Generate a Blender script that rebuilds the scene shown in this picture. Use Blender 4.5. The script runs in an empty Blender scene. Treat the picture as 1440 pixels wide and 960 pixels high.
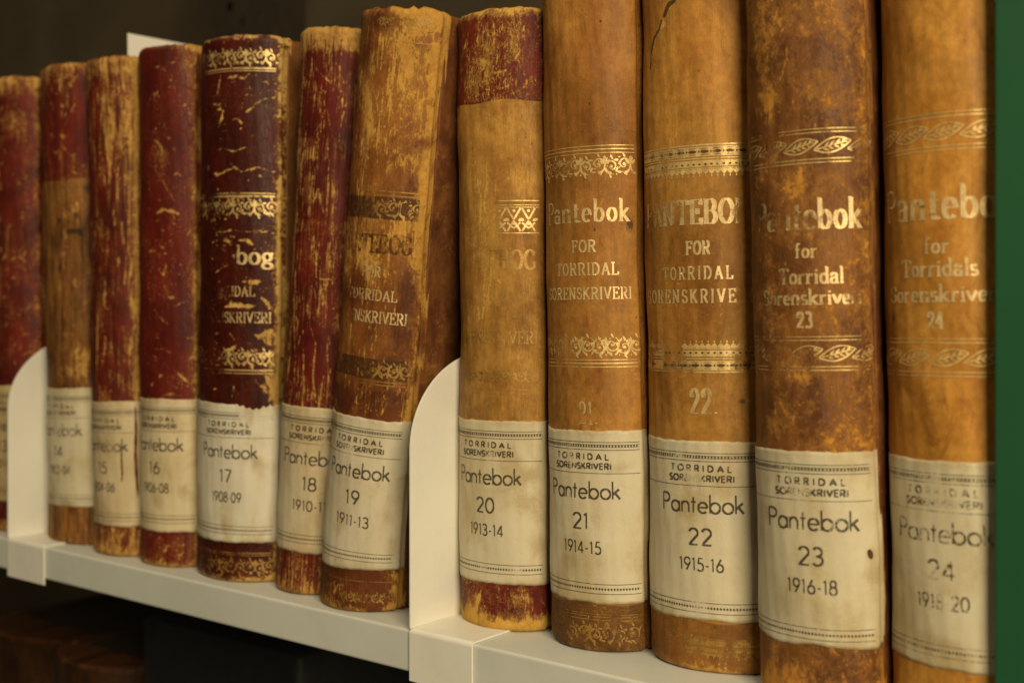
import bpy, bmesh, math, random
import numpy as np

C = bpy.context.scene.collection
sc = bpy.context.scene
R = math.radians
rnd = random.Random(7)

# ------------------------------------------------------------------ camera
cam_d = bpy.data.cameras.new('camera')
cam = bpy.data.objects.new('camera', cam_d); C.objects.link(cam)
cam.location = (0, -0.501, 0.177)
cam.rotation_euler = (R(90), 0, R(38.25))
cam_d.sensor_width = 36.0; cam_d.sensor_fit = 'HORIZONTAL'
cam_d.lens = 43.75; cam_d.shift_y = -65/1440
cam_d.clip_start = 0.02; cam_d.clip_end = 60
cam_d.dof.use_dof = True; cam_d.dof.focus_distance = 0.622; cam_d.dof.aperture_fstop = 7.0
sc.camera = cam

# ------------------------------------------------------------------ light
w = bpy.data.worlds.new('World'); sc.world = w; w.use_nodes = True
w.node_tree.nodes['Background'].inputs[0].default_value = (1.0, 0.80, 0.50, 1)
w.node_tree.nodes['Background'].inputs[1].default_value = 0.022

def area(name, loc, target, sx, sy, power, col):
    d = bpy.data.lights.new(name, 'AREA'); d.shape = 'RECTANGLE'
    d.size = sx; d.size_y = sy; d.energy = power; d.color = col
    o = bpy.data.objects.new(name, d); C.objects.link(o)
    o.location = loc
    v = [target[i]-loc[i] for i in range(3)]
    import mathutils
    o.rotation_euler = mathutils.Vector(v).to_track_quat('-Z', 'Y').to_euler()
    return o
area('aisle_lamp', (1.00, -1.05, 0.86), (-0.35, 0.0, 0.18), 0.75, 1.0, 41.0, (1.0, 0.825, 0.54))
area('ceiling_lamp', (-0.7, -0.75, 1.7), (-0.5, 0.0, 0.1), 1.6, 0.25, 8.0, (1.0, 0.835, 0.57))

sc.view_settings.view_transform = 'Standard'
sc.view_settings.look = 'None'
sc.view_settings.exposure = 0.0
sc.view_settings.gamma = 1.0

# ------------------------------------------------------------------ node helpers
class N:
    def __init__(s, name):
        s.m = bpy.data.materials.new(name); s.m.use_nodes = True
        s.t = s.m.node_tree; s.t.nodes.clear()
        s.out = s.t.nodes.new('ShaderNodeOutputMaterial')
    def new(s, typ, **kw):
        n = s.t.nodes.new(typ)
        for k, v in kw.items(): setattr(n, k, v)
        return n
    def put(s, sock, v):
        if isinstance(v, bpy.types.NodeSocket): s.t.links.new(v, sock)
        elif v is not None:
            if isinstance(v, tuple) and len(v) == 3 and sock.type == 'RGBA': v = v+(1,)
            sock.default_value = v
    def math(s, op, a, b=None, c=None, clamp=False):
        n = s.new('ShaderNodeMath', operation=op, use_clamp=clamp)
        s.put(n.inputs[0], a); s.put(n.inputs[1], b); s.put(n.inputs[2], c)
        return n.outputs[0]
    def add(s, *a):
        r = a[0]
        for x in a[1:]: r = s.math('ADD', r, x)
        return r
    def mul(s, a, b): return s.math('MULTIPLY', a, b)
    def step(s, v, lo, hi, t0=0.0, t1=1.0):
        n = s.new('ShaderNodeMapRange', interpolation_type='SMOOTHSTEP')
        s.put(n.inputs[0], v); s.put(n.inputs[1], lo); s.put(n.inputs[2], hi); s.put(n.inputs[3], t0); s.put(n.inputs[4], t1)
        return n.outputs[0]
    def mix(s, f, a, b, blend='MIX'):
        n = s.new('ShaderNodeMix', data_type='RGBA', blend_type=blend)
        s.put(n.inputs[0], f); s.put(n.inputs[6], a); s.put(n.inputs[7], b)
        return n.outputs[2]
    def uv(s): return s.new('ShaderNodeTexCoord').outputs['UV']
    def obj(s): return s.new('ShaderNodeTexCoord').outputs['Object']
    def attr(s, name): return s.new('ShaderNodeAttribute', attribute_name=name).outputs['Fac']
    def noise(s, vec, su, sv, seed, detail=4.0, rough=0.55, dist=0.0, sz=None):
        mp = s.new('ShaderNodeMapping')
        mp.inputs['Scale'].default_value = (su, sv, sz if sz else 1.0)
        mp.inputs['Location'].default_value = (seed*3.17, seed*1.71, seed*0.93)
        s.t.links.new(vec, mp.inputs['Vector'])
        n = s.new('ShaderNodeTexNoise'); n.noise_dimensions = '3D'
        n.inputs['Scale'].default_value = 1.0; n.inputs['Detail'].default_value = detail
        n.inputs['Roughness'].default_value = rough; n.inputs['Distortion'].default_value = dist
        s.t.links.new(mp.outputs[0], n.inputs['Vector'])
        return n.outputs[0]
    def vor(s, vec, su, sv, seed, wob=.35):
        mp = s.new('ShaderNodeMapping'); mp.inputs['Scale'].default_value = (su, sv, 1)
        mp.inputs['Location'].default_value = (seed*2.3, seed*1.1, 0)
        s.t.links.new(vec, mp.inputs['Vector'])
        nz = s.new('ShaderNodeTexNoise'); nz.inputs['Scale'].default_value = 1.7; nz.inputs['Detail'].default_value = 4
        s.t.links.new(mp.outputs[0], nz.inputs['Vector'])
        sb = s.new('ShaderNodeVectorMath', operation='SUBTRACT'); s.t.links.new(nz.outputs[1], sb.inputs[0]); sb.inputs[1].default_value = (.5, .5, .5)
        sc_ = s.new('ShaderNodeVectorMath', operation='SCALE'); s.t.links.new(sb.outputs[0], sc_.inputs[0]); sc_.inputs['Scale'].default_value = wob*3
        ad = s.new('ShaderNodeVectorMath', operation='ADD'); s.t.links.new(mp.outputs[0], ad.inputs[0]); s.t.links.new(sc_.outputs[0], ad.inputs[1])
        v = s.new('ShaderNodeTexVoronoi', feature='DISTANCE_TO_EDGE', voronoi_dimensions='2D'); v.inputs['Scale'].default_value = 1.0
        s.t.links.new(ad.outputs[0], v.inputs['Vector'])
        return v.outputs['Distance']
    def bump(s, h, strength=0.4, dist=0.0006, normal=None):
        n = s.new('ShaderNodeBump'); n.inputs['Strength'].default_value = strength; n.inputs['Distance'].default_value = dist
        s.put(n.inputs['Height'], h)
        if normal is not None: s.put(n.inputs['Normal'], normal)
        return n.outputs[0]
    def bsdf(s, **kw):
        b = s.new('ShaderNodeBsdfPrincipled')
        for k, v in kw.items(): s.put(b.inputs[k.replace('_', ' ')], v)
        return b
    def finish(s, sh):
        s.t.links.new(sh, s.out.inputs[0]); return s.m

def leather(name, A, A2, worn=(.50,.27,.07), worn2=(.36,.17,.04), B=None, B2=None, st=(520, 34), ks=1.3, kf=1.1,
            kc=0.0, soft=0.055, rough=(.44,.74), seed=1.0, hst=None, kh=0.0, bump=.6, mot=(55, 38), halo=(.235,.082,.020), hk=.8, msharp=.16, vs=(420, 110), spec=.24, kb=.9, hair=.06, vwob=.35, smudge=0.0):
    n = N(name); uv = n.uv()
    m1 = n.noise(uv, mot[0], mot[1], seed, 7, .62, .4)
    m2 = n.noise(uv, 330, 240, seed+2, 5, .65)
    big = n.noise(uv, 42, 26, seed+8, 5, .6, .8)
    sk = n.noise(uv, st[0], st[1], seed+4, 5, .6, .35)
    fl = n.noise(uv, 330, 250, seed+6, 11, .78, .7)
    grain = n.noise(uv, 1500, 1300, seed+10, 3, .6)
    base = n.mix(n.step(m1, .5-msharp, .5+msharp), A, A2)
    if B is not None:
        z = n.attr('zone')
        zf = n.step(n.add(z, n.mul(n.math('SUBTRACT', fl, .5), .12)), .42, .58)
        base = n.mix(zf, base, n.mix(n.step(m1, .5-msharp, .5+msharp), B, B2))
    hl = n.noise(uv, 1500, 14, seed+30, 3, .6, .2)
    dirt = n.mul(n.step(m2, .25, .75, .80, 1.16), n.step(hl, .3, .7, 1-hair, 1+hair))
    lowf = n.noise(uv, 17, 9, seed+22, 3, .5, .5)
    dirt = n.mul(dirt, n.step(n.add(n.mul(lowf, .75), n.mul(big, .25)), .32, .66, .66, 1.14))
    cc = n.new('ShaderNodeCombineColor')
    for i in range(3): n.put(cc.inputs[i], dirt)
    base = n.mix(1.0, base, cc.outputs[0], 'MULTIPLY')
    c5 = lambda x, k: n.mul(n.math('SUBTRACT', x, .5), k)
    spk = n.noise(uv, 820, 640, seed+26, 3, .6, .5)
    wv = n.add(n.attr('wear'), c5(sk, ks), c5(fl, kf), c5(big, kb), n.mul(n.step(spk, .58, .68), n.step(big, .40, .62, .08, .50)),
               n.mul(n.attr('scr'), n.step(fl, .36, .60, .30, 1.25)))
    ck = n.vor(uv, vs[0], vs[1], seed, vwob)
    crk = n.step(ck, .0, .085, 1.0, 0.0)
    if kc:
        gate = n.add(n.step(n.add(n.mul(big, .6), n.mul(fl, .4)), .42, .60, .15, 1.0), n.attr('crk'))
        wv = n.add(wv, n.mul(n.mul(crk, gate), kc))
    if kh:
        hr = n.noise(uv, hst[0], hst[1], seed+18, 5, .6, .9)
        ridge = n.step(n.math('ABSOLUTE', n.math('SUBTRACT', hr, .5)), 0.0, .02, 1.0, 0.0)
        wv = n.add(wv, n.mul(n.mul(ridge, n.step(fl, .45, .6)), kh))
    mask = n.step(wv, .5-soft, .5+soft)
    wc = n.mix(n.step(n.add(n.mul(m2, .5), n.mul(fl, .5)), .36, .64), worn2, worn)
    wc = n.mix(n.mul(n.step(m1, .45, .68), .55), wc, tuple(.5*x for x in worn2))
    col = n.mix(n.mul(n.step(wv, .16, .52), hk), base, halo)
    col = n.mix(mask, col, wc)
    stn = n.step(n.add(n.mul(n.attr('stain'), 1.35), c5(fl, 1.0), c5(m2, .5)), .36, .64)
    if smudge:
        s1 = n.noise(uv, 75, 40, seed+40, 6, .62, 1.2); s2 = n.noise(uv, 30, 12, seed+44, 6, .6, 1.5)
        sm = n.math('MAXIMUM', n.step(s1, .56, .72), n.mul(n.step(s2, .50, .66), .8))
        col = n.mix(n.mul(sm, smudge), col, n.mix(1.0, col, (.52, .42, .34), 'MULTIPLY'))
        s3 = n.noise(uv, 95, 240, seed+48, 7, .7, 2.0)
        ln = n.step(n.math('ABSOLUTE', n.math('SUBTRACT', s3, .5)), 0.0, .010, 1.0, 0.0)
        col = n.mix(n.mul(n.mul(ln, n.step(s1, .46, .56)), .45), col, worn)
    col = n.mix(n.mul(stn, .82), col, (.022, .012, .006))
    h = n.add(n.mul(mask, -.60), n.mul(grain, .20), n.mul(m2, .42), n.mul(sk, .25), n.mul(crk, -.30), n.mul(fl, .35))
    ro = n.add(n.mul(mask, rough[1]-rough[0]), n.mul(m2, .22), n.mul(big, .25), rough[0]-.12)
    b = n.bsdf(Base_Color=col, Roughness=ro, Normal=n.bump(h, bump, .0006), Specular_IOR_Level=spec)
    return n.finish(b.outputs[0])

def gold_mat(name, seed, col=(.86,.63,.26), rough=.32, amount=1.0):
    n = N(name); uv = n.uv()
    f1 = n.noise(uv, 420, 300, seed, 7, .7, .4)
    f2 = n.noise(uv, 120, 60, seed+3, 4, .6)
    keep = n.step(n.add(f1, n.mul(n.math('SUBTRACT', f2, .5), .8), n.mul(n.attr('fade'), -1.0), -.04), .14, .38)
    c = n.mix(n.step(f1, .3, .7), col, (col[0]*.62, col[1]*.55, col[2]*.45))
    nb = n.bump(n.noise(uv, 700, 600, seed+5, 4, .6), .35, .0004)
    b = n.bsdf(Base_Color=c, Metallic=.38, Roughness=rough+.1, Normal=nb)
    t = n.new('ShaderNodeBsdfTransparent')
    mx = n.new('ShaderNodeMixShader'); n.put(mx.inputs[0], n.mul(keep, amount))
    n.t.links.new(t.outputs[0], mx.inputs[1]); n.t.links.new(b.outputs[0], mx.inputs[2])
    return n.finish(mx.outputs[0])

def ink_mat():
    n = N('printed_ink'); uv = n.uv()
    f1 = n.noise(uv, 900, 800, 3.0, 5, .65)
    f2 = n.noise(uv, 160, 90, 5.0, 4, .6)
    keep = n.step(n.add(f1, n.mul(n.math('SUBTRACT', f2, .5), .7), n.mul(n.attr('fade'), -1.0)), .20, .44, .10, .88)
    b = n.bsdf(Base_Color=n.mix(f2, (.040,.032,.019), (.095,.072,.040)), Roughness=.55)
    t = n.new('ShaderNodeBsdfTransparent')
    mx = n.new('ShaderNodeMixShader'); n.put(mx.inputs[0], keep)
    n.t.links.new(t.outputs[0], mx.inputs[1]); n.t.links.new(b.outputs[0], mx.inputs[2])
    return n.finish(mx.outputs[0])

def paper_mat(name, seed, c1=(.60,.54,.38), c2=(.52,.44,.27), c3=(.40,.30,.145), spots=.35):
    n = N(name); uv = n.uv()
    a = n.noise(uv, 38, 30, seed, 6, .6, .5)
    b_ = n.noise(uv, 160, 26, seed+2, 5, .6, .3)
    f = n.noise(uv, 900, 900, seed+4, 3, .6)
    scr = n.noise(uv, 210, 300, seed+6, 6, .6, 1.6)
    c = n.mix(n.step(n.add(n.mul(a, .7), n.mul(b_, .3)), .36, .66), c1, c2)
    c = n.mix(n.mul(n.step(n.add(n.mul(a, .65), n.mul(b_, .35), n.attr('stain')), .50, .74), spots+.40), c, c3)
    line = n.step(n.math('ABSOLUTE', n.math('SUBTRACT', scr, .5)), 0.0, .012, 1.0, 0.0)
    c = n.mix(n.mul(n.mul(line, n.step(b_, .46, .60)), .65), c, (.80,.76,.64))
    wr = n.noise(uv, 70, 45, seed+8, 4, .55, .8)
    h = n.add(n.mul(wr, 1.0), n.mul(b_, .5), n.mul(f, .06), n.mul(line, .12))
    bs = n.bsdf(Base_Color=c, Roughness=n.step(a, .3, .7, .42, .62), Normal=n.bump(h, .45, .0010), Specular_IOR_Level=.4)
    return n.finish(bs.outputs[0])

def paint_mat(name, col, rough=.42, seed=1.0, dirt=.12):
    n = N(name); o = n.obj()
    a = n.noise(o, 14, 14, seed, 6, .6, .3, sz=14)
    g = n.noise(o, 900, 900, seed+3, 2, .5, sz=900)
    sp = n.noise(o, 160, 160, seed+5, 7, .7, sz=160)
    c = n.mix(n.step(a, .35, .7, 0.0, 1.0), col, tuple(x*(1-dirt) for x in col))
    c = n.mix(n.step(sp, .66, .74, 0.0, .50), c, tuple(x*.35 for x in col))
    ln = n.noise(o, 30, 60, seed+9, 5, .6, 2.5, sz=90)
    c = n.mix(n.mul(n.step(n.math('ABSOLUTE', n.math('SUBTRACT', ln, .5)), 0.0, .006, 1.0, 0.0), n.step(a, .48, .60, 0.0, .35)), c, tuple(x*.45 for x in col))
    b = n.bsdf(Base_Color=c, Roughness=n.step(a, .3, .7, rough-.05, rough+.1), Normal=n.bump(g, .10, .0003))
    return n.finish(b.outputs[0])

def plain_mat(name, c1, c2, rough=.6, seed=1.0, sc_=(60, 60, 60)):
    n = N(name); o = n.obj()
    a = n.noise(o, sc_[0], sc_[1], seed, 6, .6, .3, sz=sc_[2])
    b = n.bsdf(Base_Color=n.mix(n.step(a, .35, .65), c1, c2), Roughness=rough, Normal=n.bump(a, .25, .0008))
    return n.finish(b.outputs[0])

# ------------------------------------------------------------------ mesh helpers
def link(name, me, mat, parent=None):
    o = bpy.data.objects.new(name, me); C.objects.link(o)
    if mat: me.materials.append(mat)
    if parent: o.parent = parent
    return o

def tag(o, label=None, cat=None, group=None, kind=None):
    if label: o['label'] = label
    if cat: o['category'] = cat
    if group: o['group'] = group
    if kind: o['kind'] = kind
    return o

def mesh_np(name, V, Q, uv=None, attrs=None, smooth=True):
    """V (n,3), Q (m,4) -> mesh"""
    me = bpy.data.meshes.new(name)
    V = np.asarray(V, np.float32); Q = np.asarray(Q, np.int32)
    k = Q.shape[1]
    me.vertices.add(len(V)); me.vertices.foreach_set('co', V.ravel())
    me.loops.add(Q.size); me.loops.foreach_set('vertex_index', Q.ravel())
    me.polygons.add(len(Q)); me.polygons.foreach_set('loop_start', np.arange(0, Q.size, k, dtype=np.int32))
    me.update(calc_edges=True)
    if uv is not None:
        l = me.uv_layers.new(name='UVMap'); l.data.foreach_set('uv', np.asarray(uv, np.float32)[Q.ravel()].ravel())
    for an, av in (attrs or {}).items():
        a = me.attributes.new(an, 'FLOAT', 'POINT'); a.data.foreach_set('value', np.asarray(av, np.float32))
    me.polygons.foreach_set('use_smooth', np.full(len(Q), smooth))
    me.validate(); me.update()
    return me

def grid_quads(nv, nu):
    i = np.arange(nv-1)[:, None]*nu + np.arange(nu-1)[None, :]
    return np.stack([i, i+1, i+1+nu, i+nu], -1).reshape(-1, 4)

def box_bm(bm, x0, x1, y0, y1, z0, z1):
    vs = [bm.verts.new((x, y, z)) for x in (x0, x1) for y in (y0, y1) for z in (z0, z1)]
    for f in ((0,1,3,2), (4,6,7,5), (0,4,5,1), (2,3,7,6), (0,2,6,4), (1,5,7,3)):
        bm.faces.new([vs[i] for i in f])
    return vs

def box(name, x0, x1, y0, y1, z0, z1, mat, parent=None, bev=.0006, seg=3):
    bm = bmesh.new(); box_bm(bm, x0, x1, y0, y1, z0, z1)
    if bev: bmesh.ops.bevel(bm, geom=bm.edges[:], offset=bev, segments=seg, profile=.6, affect='EDGES')
    return from_bm(name, bm, mat, parent)

def from_bm(name, bm, mat, parent=None):
    bmesh.ops.recalc_face_normals(bm, faces=bm.faces[:])
    me = bpy.data.meshes.new(name)
    uvl = bm.loops.layers.uv.new('UVMap')
    for f in bm.faces:
        f.smooth = len(f.verts) == 4 and f.calc_area() < 2e-4 and False
        nx, ny, nz = (abs(c) for c in f.normal)
        for l in f.loops:
            c = l.vert.co
            l[uvl].uv = (c.y, c.z) if nx >= ny and nx >= nz else ((c.x, c.z) if ny >= nz else (c.x, c.y))
    bm.to_mesh(me); bm.free()
    return link(name, me, mat, parent)

# ------------------------------------------------------------------ stroke lettering
def Ln(*p): return [(p[i], p[i+1]) for i in range(0, len(p), 2)]
def Ac(cx, cy, rx, ry, a0, a1, n=None):
    n = n or max(5, int(abs(a1-a0)/14)+1)
    return [(cx+rx*math.cos(R(a0+(a1-a0)*i/(n-1))), cy+ry*math.sin(R(a0+(a1-a0)*i/(n-1)))) for i in range(n)]
X = .60      # x-height
SANS = {
 'P': (.56, [Ln(0,0,0,1), Ln(0,1,.26,1)+Ac(.27,.75,.27,.25,90,-90)+Ln(.26,.5,0,.5)]),
 'a': (.60, [Ac(.29,.30,.29,.30,0,360), Ln(.58,0,.58,X)]),
 'n': (.46, [Ln(0,0,0,X), Ln(0,.36)+Ac(.23,.37,.23,.23,180,0)+Ln(.46,.37,.46,0)]),
 't': (.30, [Ln(.15,0,.15,.88), Ln(0,X,.30,X)]),
 'e': (.58, [Ln(.02,.31,.57,.31)+Ac(.29,.30,.285,.30,2,318)]),
 'b': (.60, [Ln(0,0,0,1.06), Ac(.30,.30,.29,.30,0,360)]),
 'o': (.60, [Ac(.30,.30,.30,.30,0,360)]),
 'k': (.46, [Ln(0,0,0,1.06), Ln(.40,X,.02,.28), Ln(.14,.38,.45,0)]),
 'T': (.56, [Ln(.28,0,.28,1), Ln(0,1,.56,1)]),
 'O': (.84, [Ac(.42,.5,.42,.5,0,360)]),
 'R': (.56, [Ln(0,0,0,1), Ln(0,1,.26,1)+Ac(.27,.75,.25,.25,90,-90)+Ln(.26,.5,0,.5), Ln(.24,.5,.54,0)]),
 'I': (.06, [Ln(.03,0,.03,1)]),
 'D': (.66, [Ln(0,0,0,1), Ln(0,1,.2,1)+Ac(.2,.5,.46,.5,90,-90)+Ln(.2,0,0,0)]),
 'A': (.74, [Ln(0,0,.37,1,.74,0), Ln(.13,.32,.61,.32)]),
 'L': (.44, [Ln(0,1,0,0,.44,0)]),
 'S': (.50, [Ac(.25,.75,.23,.25,35,270)+Ac(.25,.25,.25,.25,90,-145)]),
 'E': (.46, [Ln(.46,1,0,1,0,0,.46,0), Ln(0,.52,.42,.52)]),
 'N': (.66, [Ln(0,0,0,1,.66,0,.66,1)]),
 'K': (.56, [Ln(0,0,0,1), Ln(.52,1,.02,.45), Ln(.16,.60,.56,0)]),
 'V': (.66, [Ln(0,1,.33,0,.66,1)]),
 'B': (.54, [Ln(0,0,0,1), Ln(0,1,.25,1)+Ac(.26,.76,.23,.24,90,-90)+Ln(.25,.52,0,.52), Ln(.25,.52)+Ac(.26,.26,.28,.26,90,-90)+Ln(.25,0,0,0)]),
 '0': (.56, [Ac(.28,.5,.28,.5,0,360)]),
 '1': (.26, [Ln(.02,.86,.16,1,.16,0)]),
 '2': (.54, [Ac(.27,.72,.25,.28,165,-28)+Ln(.02,0,.54,0)]),
 '3': (.50, [Ac(.23,.75,.22,.25,150,-90)+Ln(.16,.5), Ln(.2,.5)+Ac(.23,.26,.26,.26,90,-150)]),
 '4': (.56, [Ln(.40,0,.40,1,0,.25,.56,.25)]),
 '5': (.52, [Ln(.46,1,.14,1,.07,.56)+Ac(.24,.31,.27,.31,120,-145)]),
 '6': (.54, [Ln(.36,1,.06,.45)+Ac(.27,.29,.26,.29,150,510)]),
 '7': (.50, [Ln(0,1,.50,1,.12,0)]),
 '8': (.52, [Ac(.26,.76,.21,.24,270,-90), Ac(.26,.27,.26,.27,90,450)]),
 '9': (.54, [Ln(.18,0,.48,.55)+Ac(.27,.71,.26,.29,-30,330)]),
 '-': (.26, [Ln(0,.40,.26,.40)]), ' ': (.3, []), '.': (.1, [Ln(.02,.06,.1,.06)]),
}
def sf(x, y, h=.13): return ('s', x, y, h)
SERIF = {   # skeletons with serif bars, used with a contrasted pen
 'P': (.62, [Ln(.12,0,.12,1), Ln(.12,1,.34,1)+Ac(.34,.74,.24,.26,90,-90)+Ln(.34,.48,.12,.48), sf(.12,0,.15), sf(.08,1,.11)]),
 'a': (.52, [Ln(.05,.46)+Ac(.22,.44,.17,.20,170,0)+Ln(.39,.44,.39,.06)+Ac(.46,.07,.07,.07,180,300), Ac(.22,.17,.17,.18,60,360), ]),
 'n': (.60, [Ln(.10,0,.10,X), Ln(.10,.38)+Ac(.29,.42,.18,.20,180,0)+Ln(.47,.42,.47,0), sf(.10,0,.12), sf(.47,0,.12), sf(.06,X,.07)]),
 't': (.38, [Ln(.15,.86,.15,.12)+Ac(.25,.12,.10,.12,180,330), Ln(.02,X,.34,X)]),
 'e': (.48, [Ln(.06,.33,.42,.33)+Ac(.24,.31,.19,.31,0,315)]),
 'b': (.56, [Ln(.10,0,.10,1.06), Ac(.28,.31,.20,.31,150,-150), sf(.06,1.06,.07)]),
 'o': (.52, [Ac(.26,.31,.20,.31,0,360)]),
 'k': (.60, [Ln(.10,0,.10,1.06), Ln(.44,X,.12,.26), Ln(.20,.34,.47,0), sf(.10,0,.12), sf(.48,0,.11), sf(.45,X,.10), sf(.06,1.06,.07)]),
 'f': (.38, [Ln(.14,0,.14,.84)+Ac(.25,.86,.11,.16,180,40), Ln(.0,X,.30,X), sf(.14,0,.12)]),
 'r': (.44, [Ln(.10,0,.10,X), Ln(.10,.40)+Ac(.28,.42,.17,.17,170,50), sf(.10,0,.12), sf(.06,X,.07)]),
 'i': (.24, [Ln(.11,0,.11,X), Ln(.11,.80,.11,.90), sf(.11,0,.11), sf(.07,X,.07)]),
 'd': (.56, [Ln(.44,0,.44,1.06), Ac(.26,.31,.20,.31,30,330), sf(.40,1.06,.07), sf(.50,0,.06)]),
 'l': (.24, [Ln(.11,0,.11,1.06), sf(.11,0,.11), sf(.07,1.06,.07)]),
 's': (.42, [Ac(.20,.46,.14,.15,35,270)+Ac(.20,.15,.17,.16,90,-150)]),
 'v': (.54, [Ln(.05,X,.27,0,.48,X), sf(.06,X,.10), sf(.47,X,.08)]),
 'g': (.52, [Ac(.24,.40,.17,.21,0,360), Ac(.24,-.10,.20,.16,0,360), Ln(.14,.2,.10,.10,.2,.05), Ln(.36,.55,.50,.62)]),
 'T': (.66, [Ln(.33,0,.33,1), Ln(.02,1,.64,1), Ln(.03,1,.03,.80), Ln(.63,1,.63,.80), sf(.33,0,.14)]),
 'O': (.72, [Ac(.36,.5,.30,.5,0,360)]),
 'R': (.70, [Ln(.12,0,.12,1), Ln(.12,1,.34,1)+Ac(.34,.75,.23,.25,90,-90)+Ln(.34,.5,.12,.5), Ln(.34,.5,.58,.0), sf(.12,0,.14), sf(.08,1,.10), sf(.60,0,.10)]),
 'I': (.28, [Ln(.14,0,.14,1), sf(.14,0,.13), sf(.14,1,.13)]),
 'D': (.72, [Ln(.12,0,.12,1), Ln(.12,1,.3,1)+Ac(.3,.5,.34,.5,90,-90)+Ln(.3,0,.12,0), sf(.08,0,.10), sf(.08,1,.10)]),
 'A': (.74, [Ln(.08,0,.36,1), Ln(.36,1,.64,0), Ln(.18,.34,.54,.34), sf(.08,0,.11), sf(.64,0,.12)]),
 'L': (.60, [Ln(.12,1,.12,0), Ln(.12,0,.56,0,.56,.24), sf(.12,1,.14), sf(.08,0,.10)]),
 'S': (.54, [Ac(.27,.75,.20,.25,30,270)+Ac(.27,.25,.22,.25,90,-150), Ln(.46,.72,.46,.96), Ln(.05,.06,.05,.28)]),
 'E': (.62, [Ln(.12,0,.12,1), Ln(.12,1,.55,1,.55,.78), Ln(.12,0,.57,0,.57,.24), Ln(.12,.52,.40,.52), Ln(.40,.40,.40,.64), sf(.08,0,.10), sf(.08,1,.10)]),
 'N': (.76, [Ln(.12,0,.12,1), Ln(.12,1,.62,0), Ln(.62,0,.62,1), sf(.12,0,.12), sf(.08,1,.10), sf(.62,1,.12)]),
 'K': (.72, [Ln(.12,0,.12,1), Ln(.56,1,.14,.42), Ln(.26,.58,.60,0), sf(.12,0,.14), sf(.12,1,.14), sf(.56,1,.11), sf(.61,0,.11)]),
 'V': (.72, [Ln(.07,1,.36,0), Ln(.36,0,.62,1), sf(.09,1,.12), sf(.62,1,.10)]),
 'B': (.66, [Ln(.12,0,.12,1), Ln(.12,1,.32,1)+Ac(.33,.76,.20,.24,90,-90)+Ln(.32,.52,.12,.52), Ln(.32,.52)+Ac(.34,.26,.24,.26,90,-90)+Ln(.32,0,.12,0), sf(.08,0,.10), sf(.08,1,.10)]),
 'F': (.60, [Ln(.12,0,.12,1), Ln(.12,1,.55,1,.55,.78), Ln(.12,.52,.40,.52), Ln(.40,.40,.40,.64), sf(.12,0,.14), sf(.08,1,.10)]),
 'G': (.72, [Ac(.36,.5,.29,.5,40,320), Ln(.60,.38,.60,.06), Ln(.58,.70,.58,.96), sf(.58,.38,.11)]),
 '1': (.34, [Ln(.18,0,.18,1), Ln(.05,.86,.18,1), sf(.18,0,.15)]),
 '2': (.54, [Ac(.26,.72,.20,.28,170,-30)+Ln(.05,.03,.50,.03), Ac(.10,.74,.03,.04,0,360)]),
 '3': (.52, [Ac(.24,.75,.18,.25,150,-90), Ac(.24,.26,.22,.26,90,-150)]),
 '4': (.58, [Ln(.40,0,.40,1), Ln(.40,1,.03,.28), Ln(.03,.28,.56,.28), sf(.40,0,.12)]),
 '7': (.50, [Ln(.04,.98,.48,.98), Ln(.48,.98,.18,0), Ln(.04,1,.04,.80)]),
 '.': (.22, [Ln(.04,.06,.16,.06)]), ' ': (.3, []), '-': (.3, [Ln(0,.4,.26,.4)]),
}
def resample(p, step):
    out = [p[0]]
    for a, b in zip(p, p[1:]):
        d = math.hypot(b[0]-a[0], b[1]-a[1]); k = max(1, int(math.ceil(d/step)))
        for i in range(1, k+1): out.append((a[0]+(b[0]-a[0])*i/k, a[1]+(b[1]-a[1])*i/k))
    return out

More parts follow.
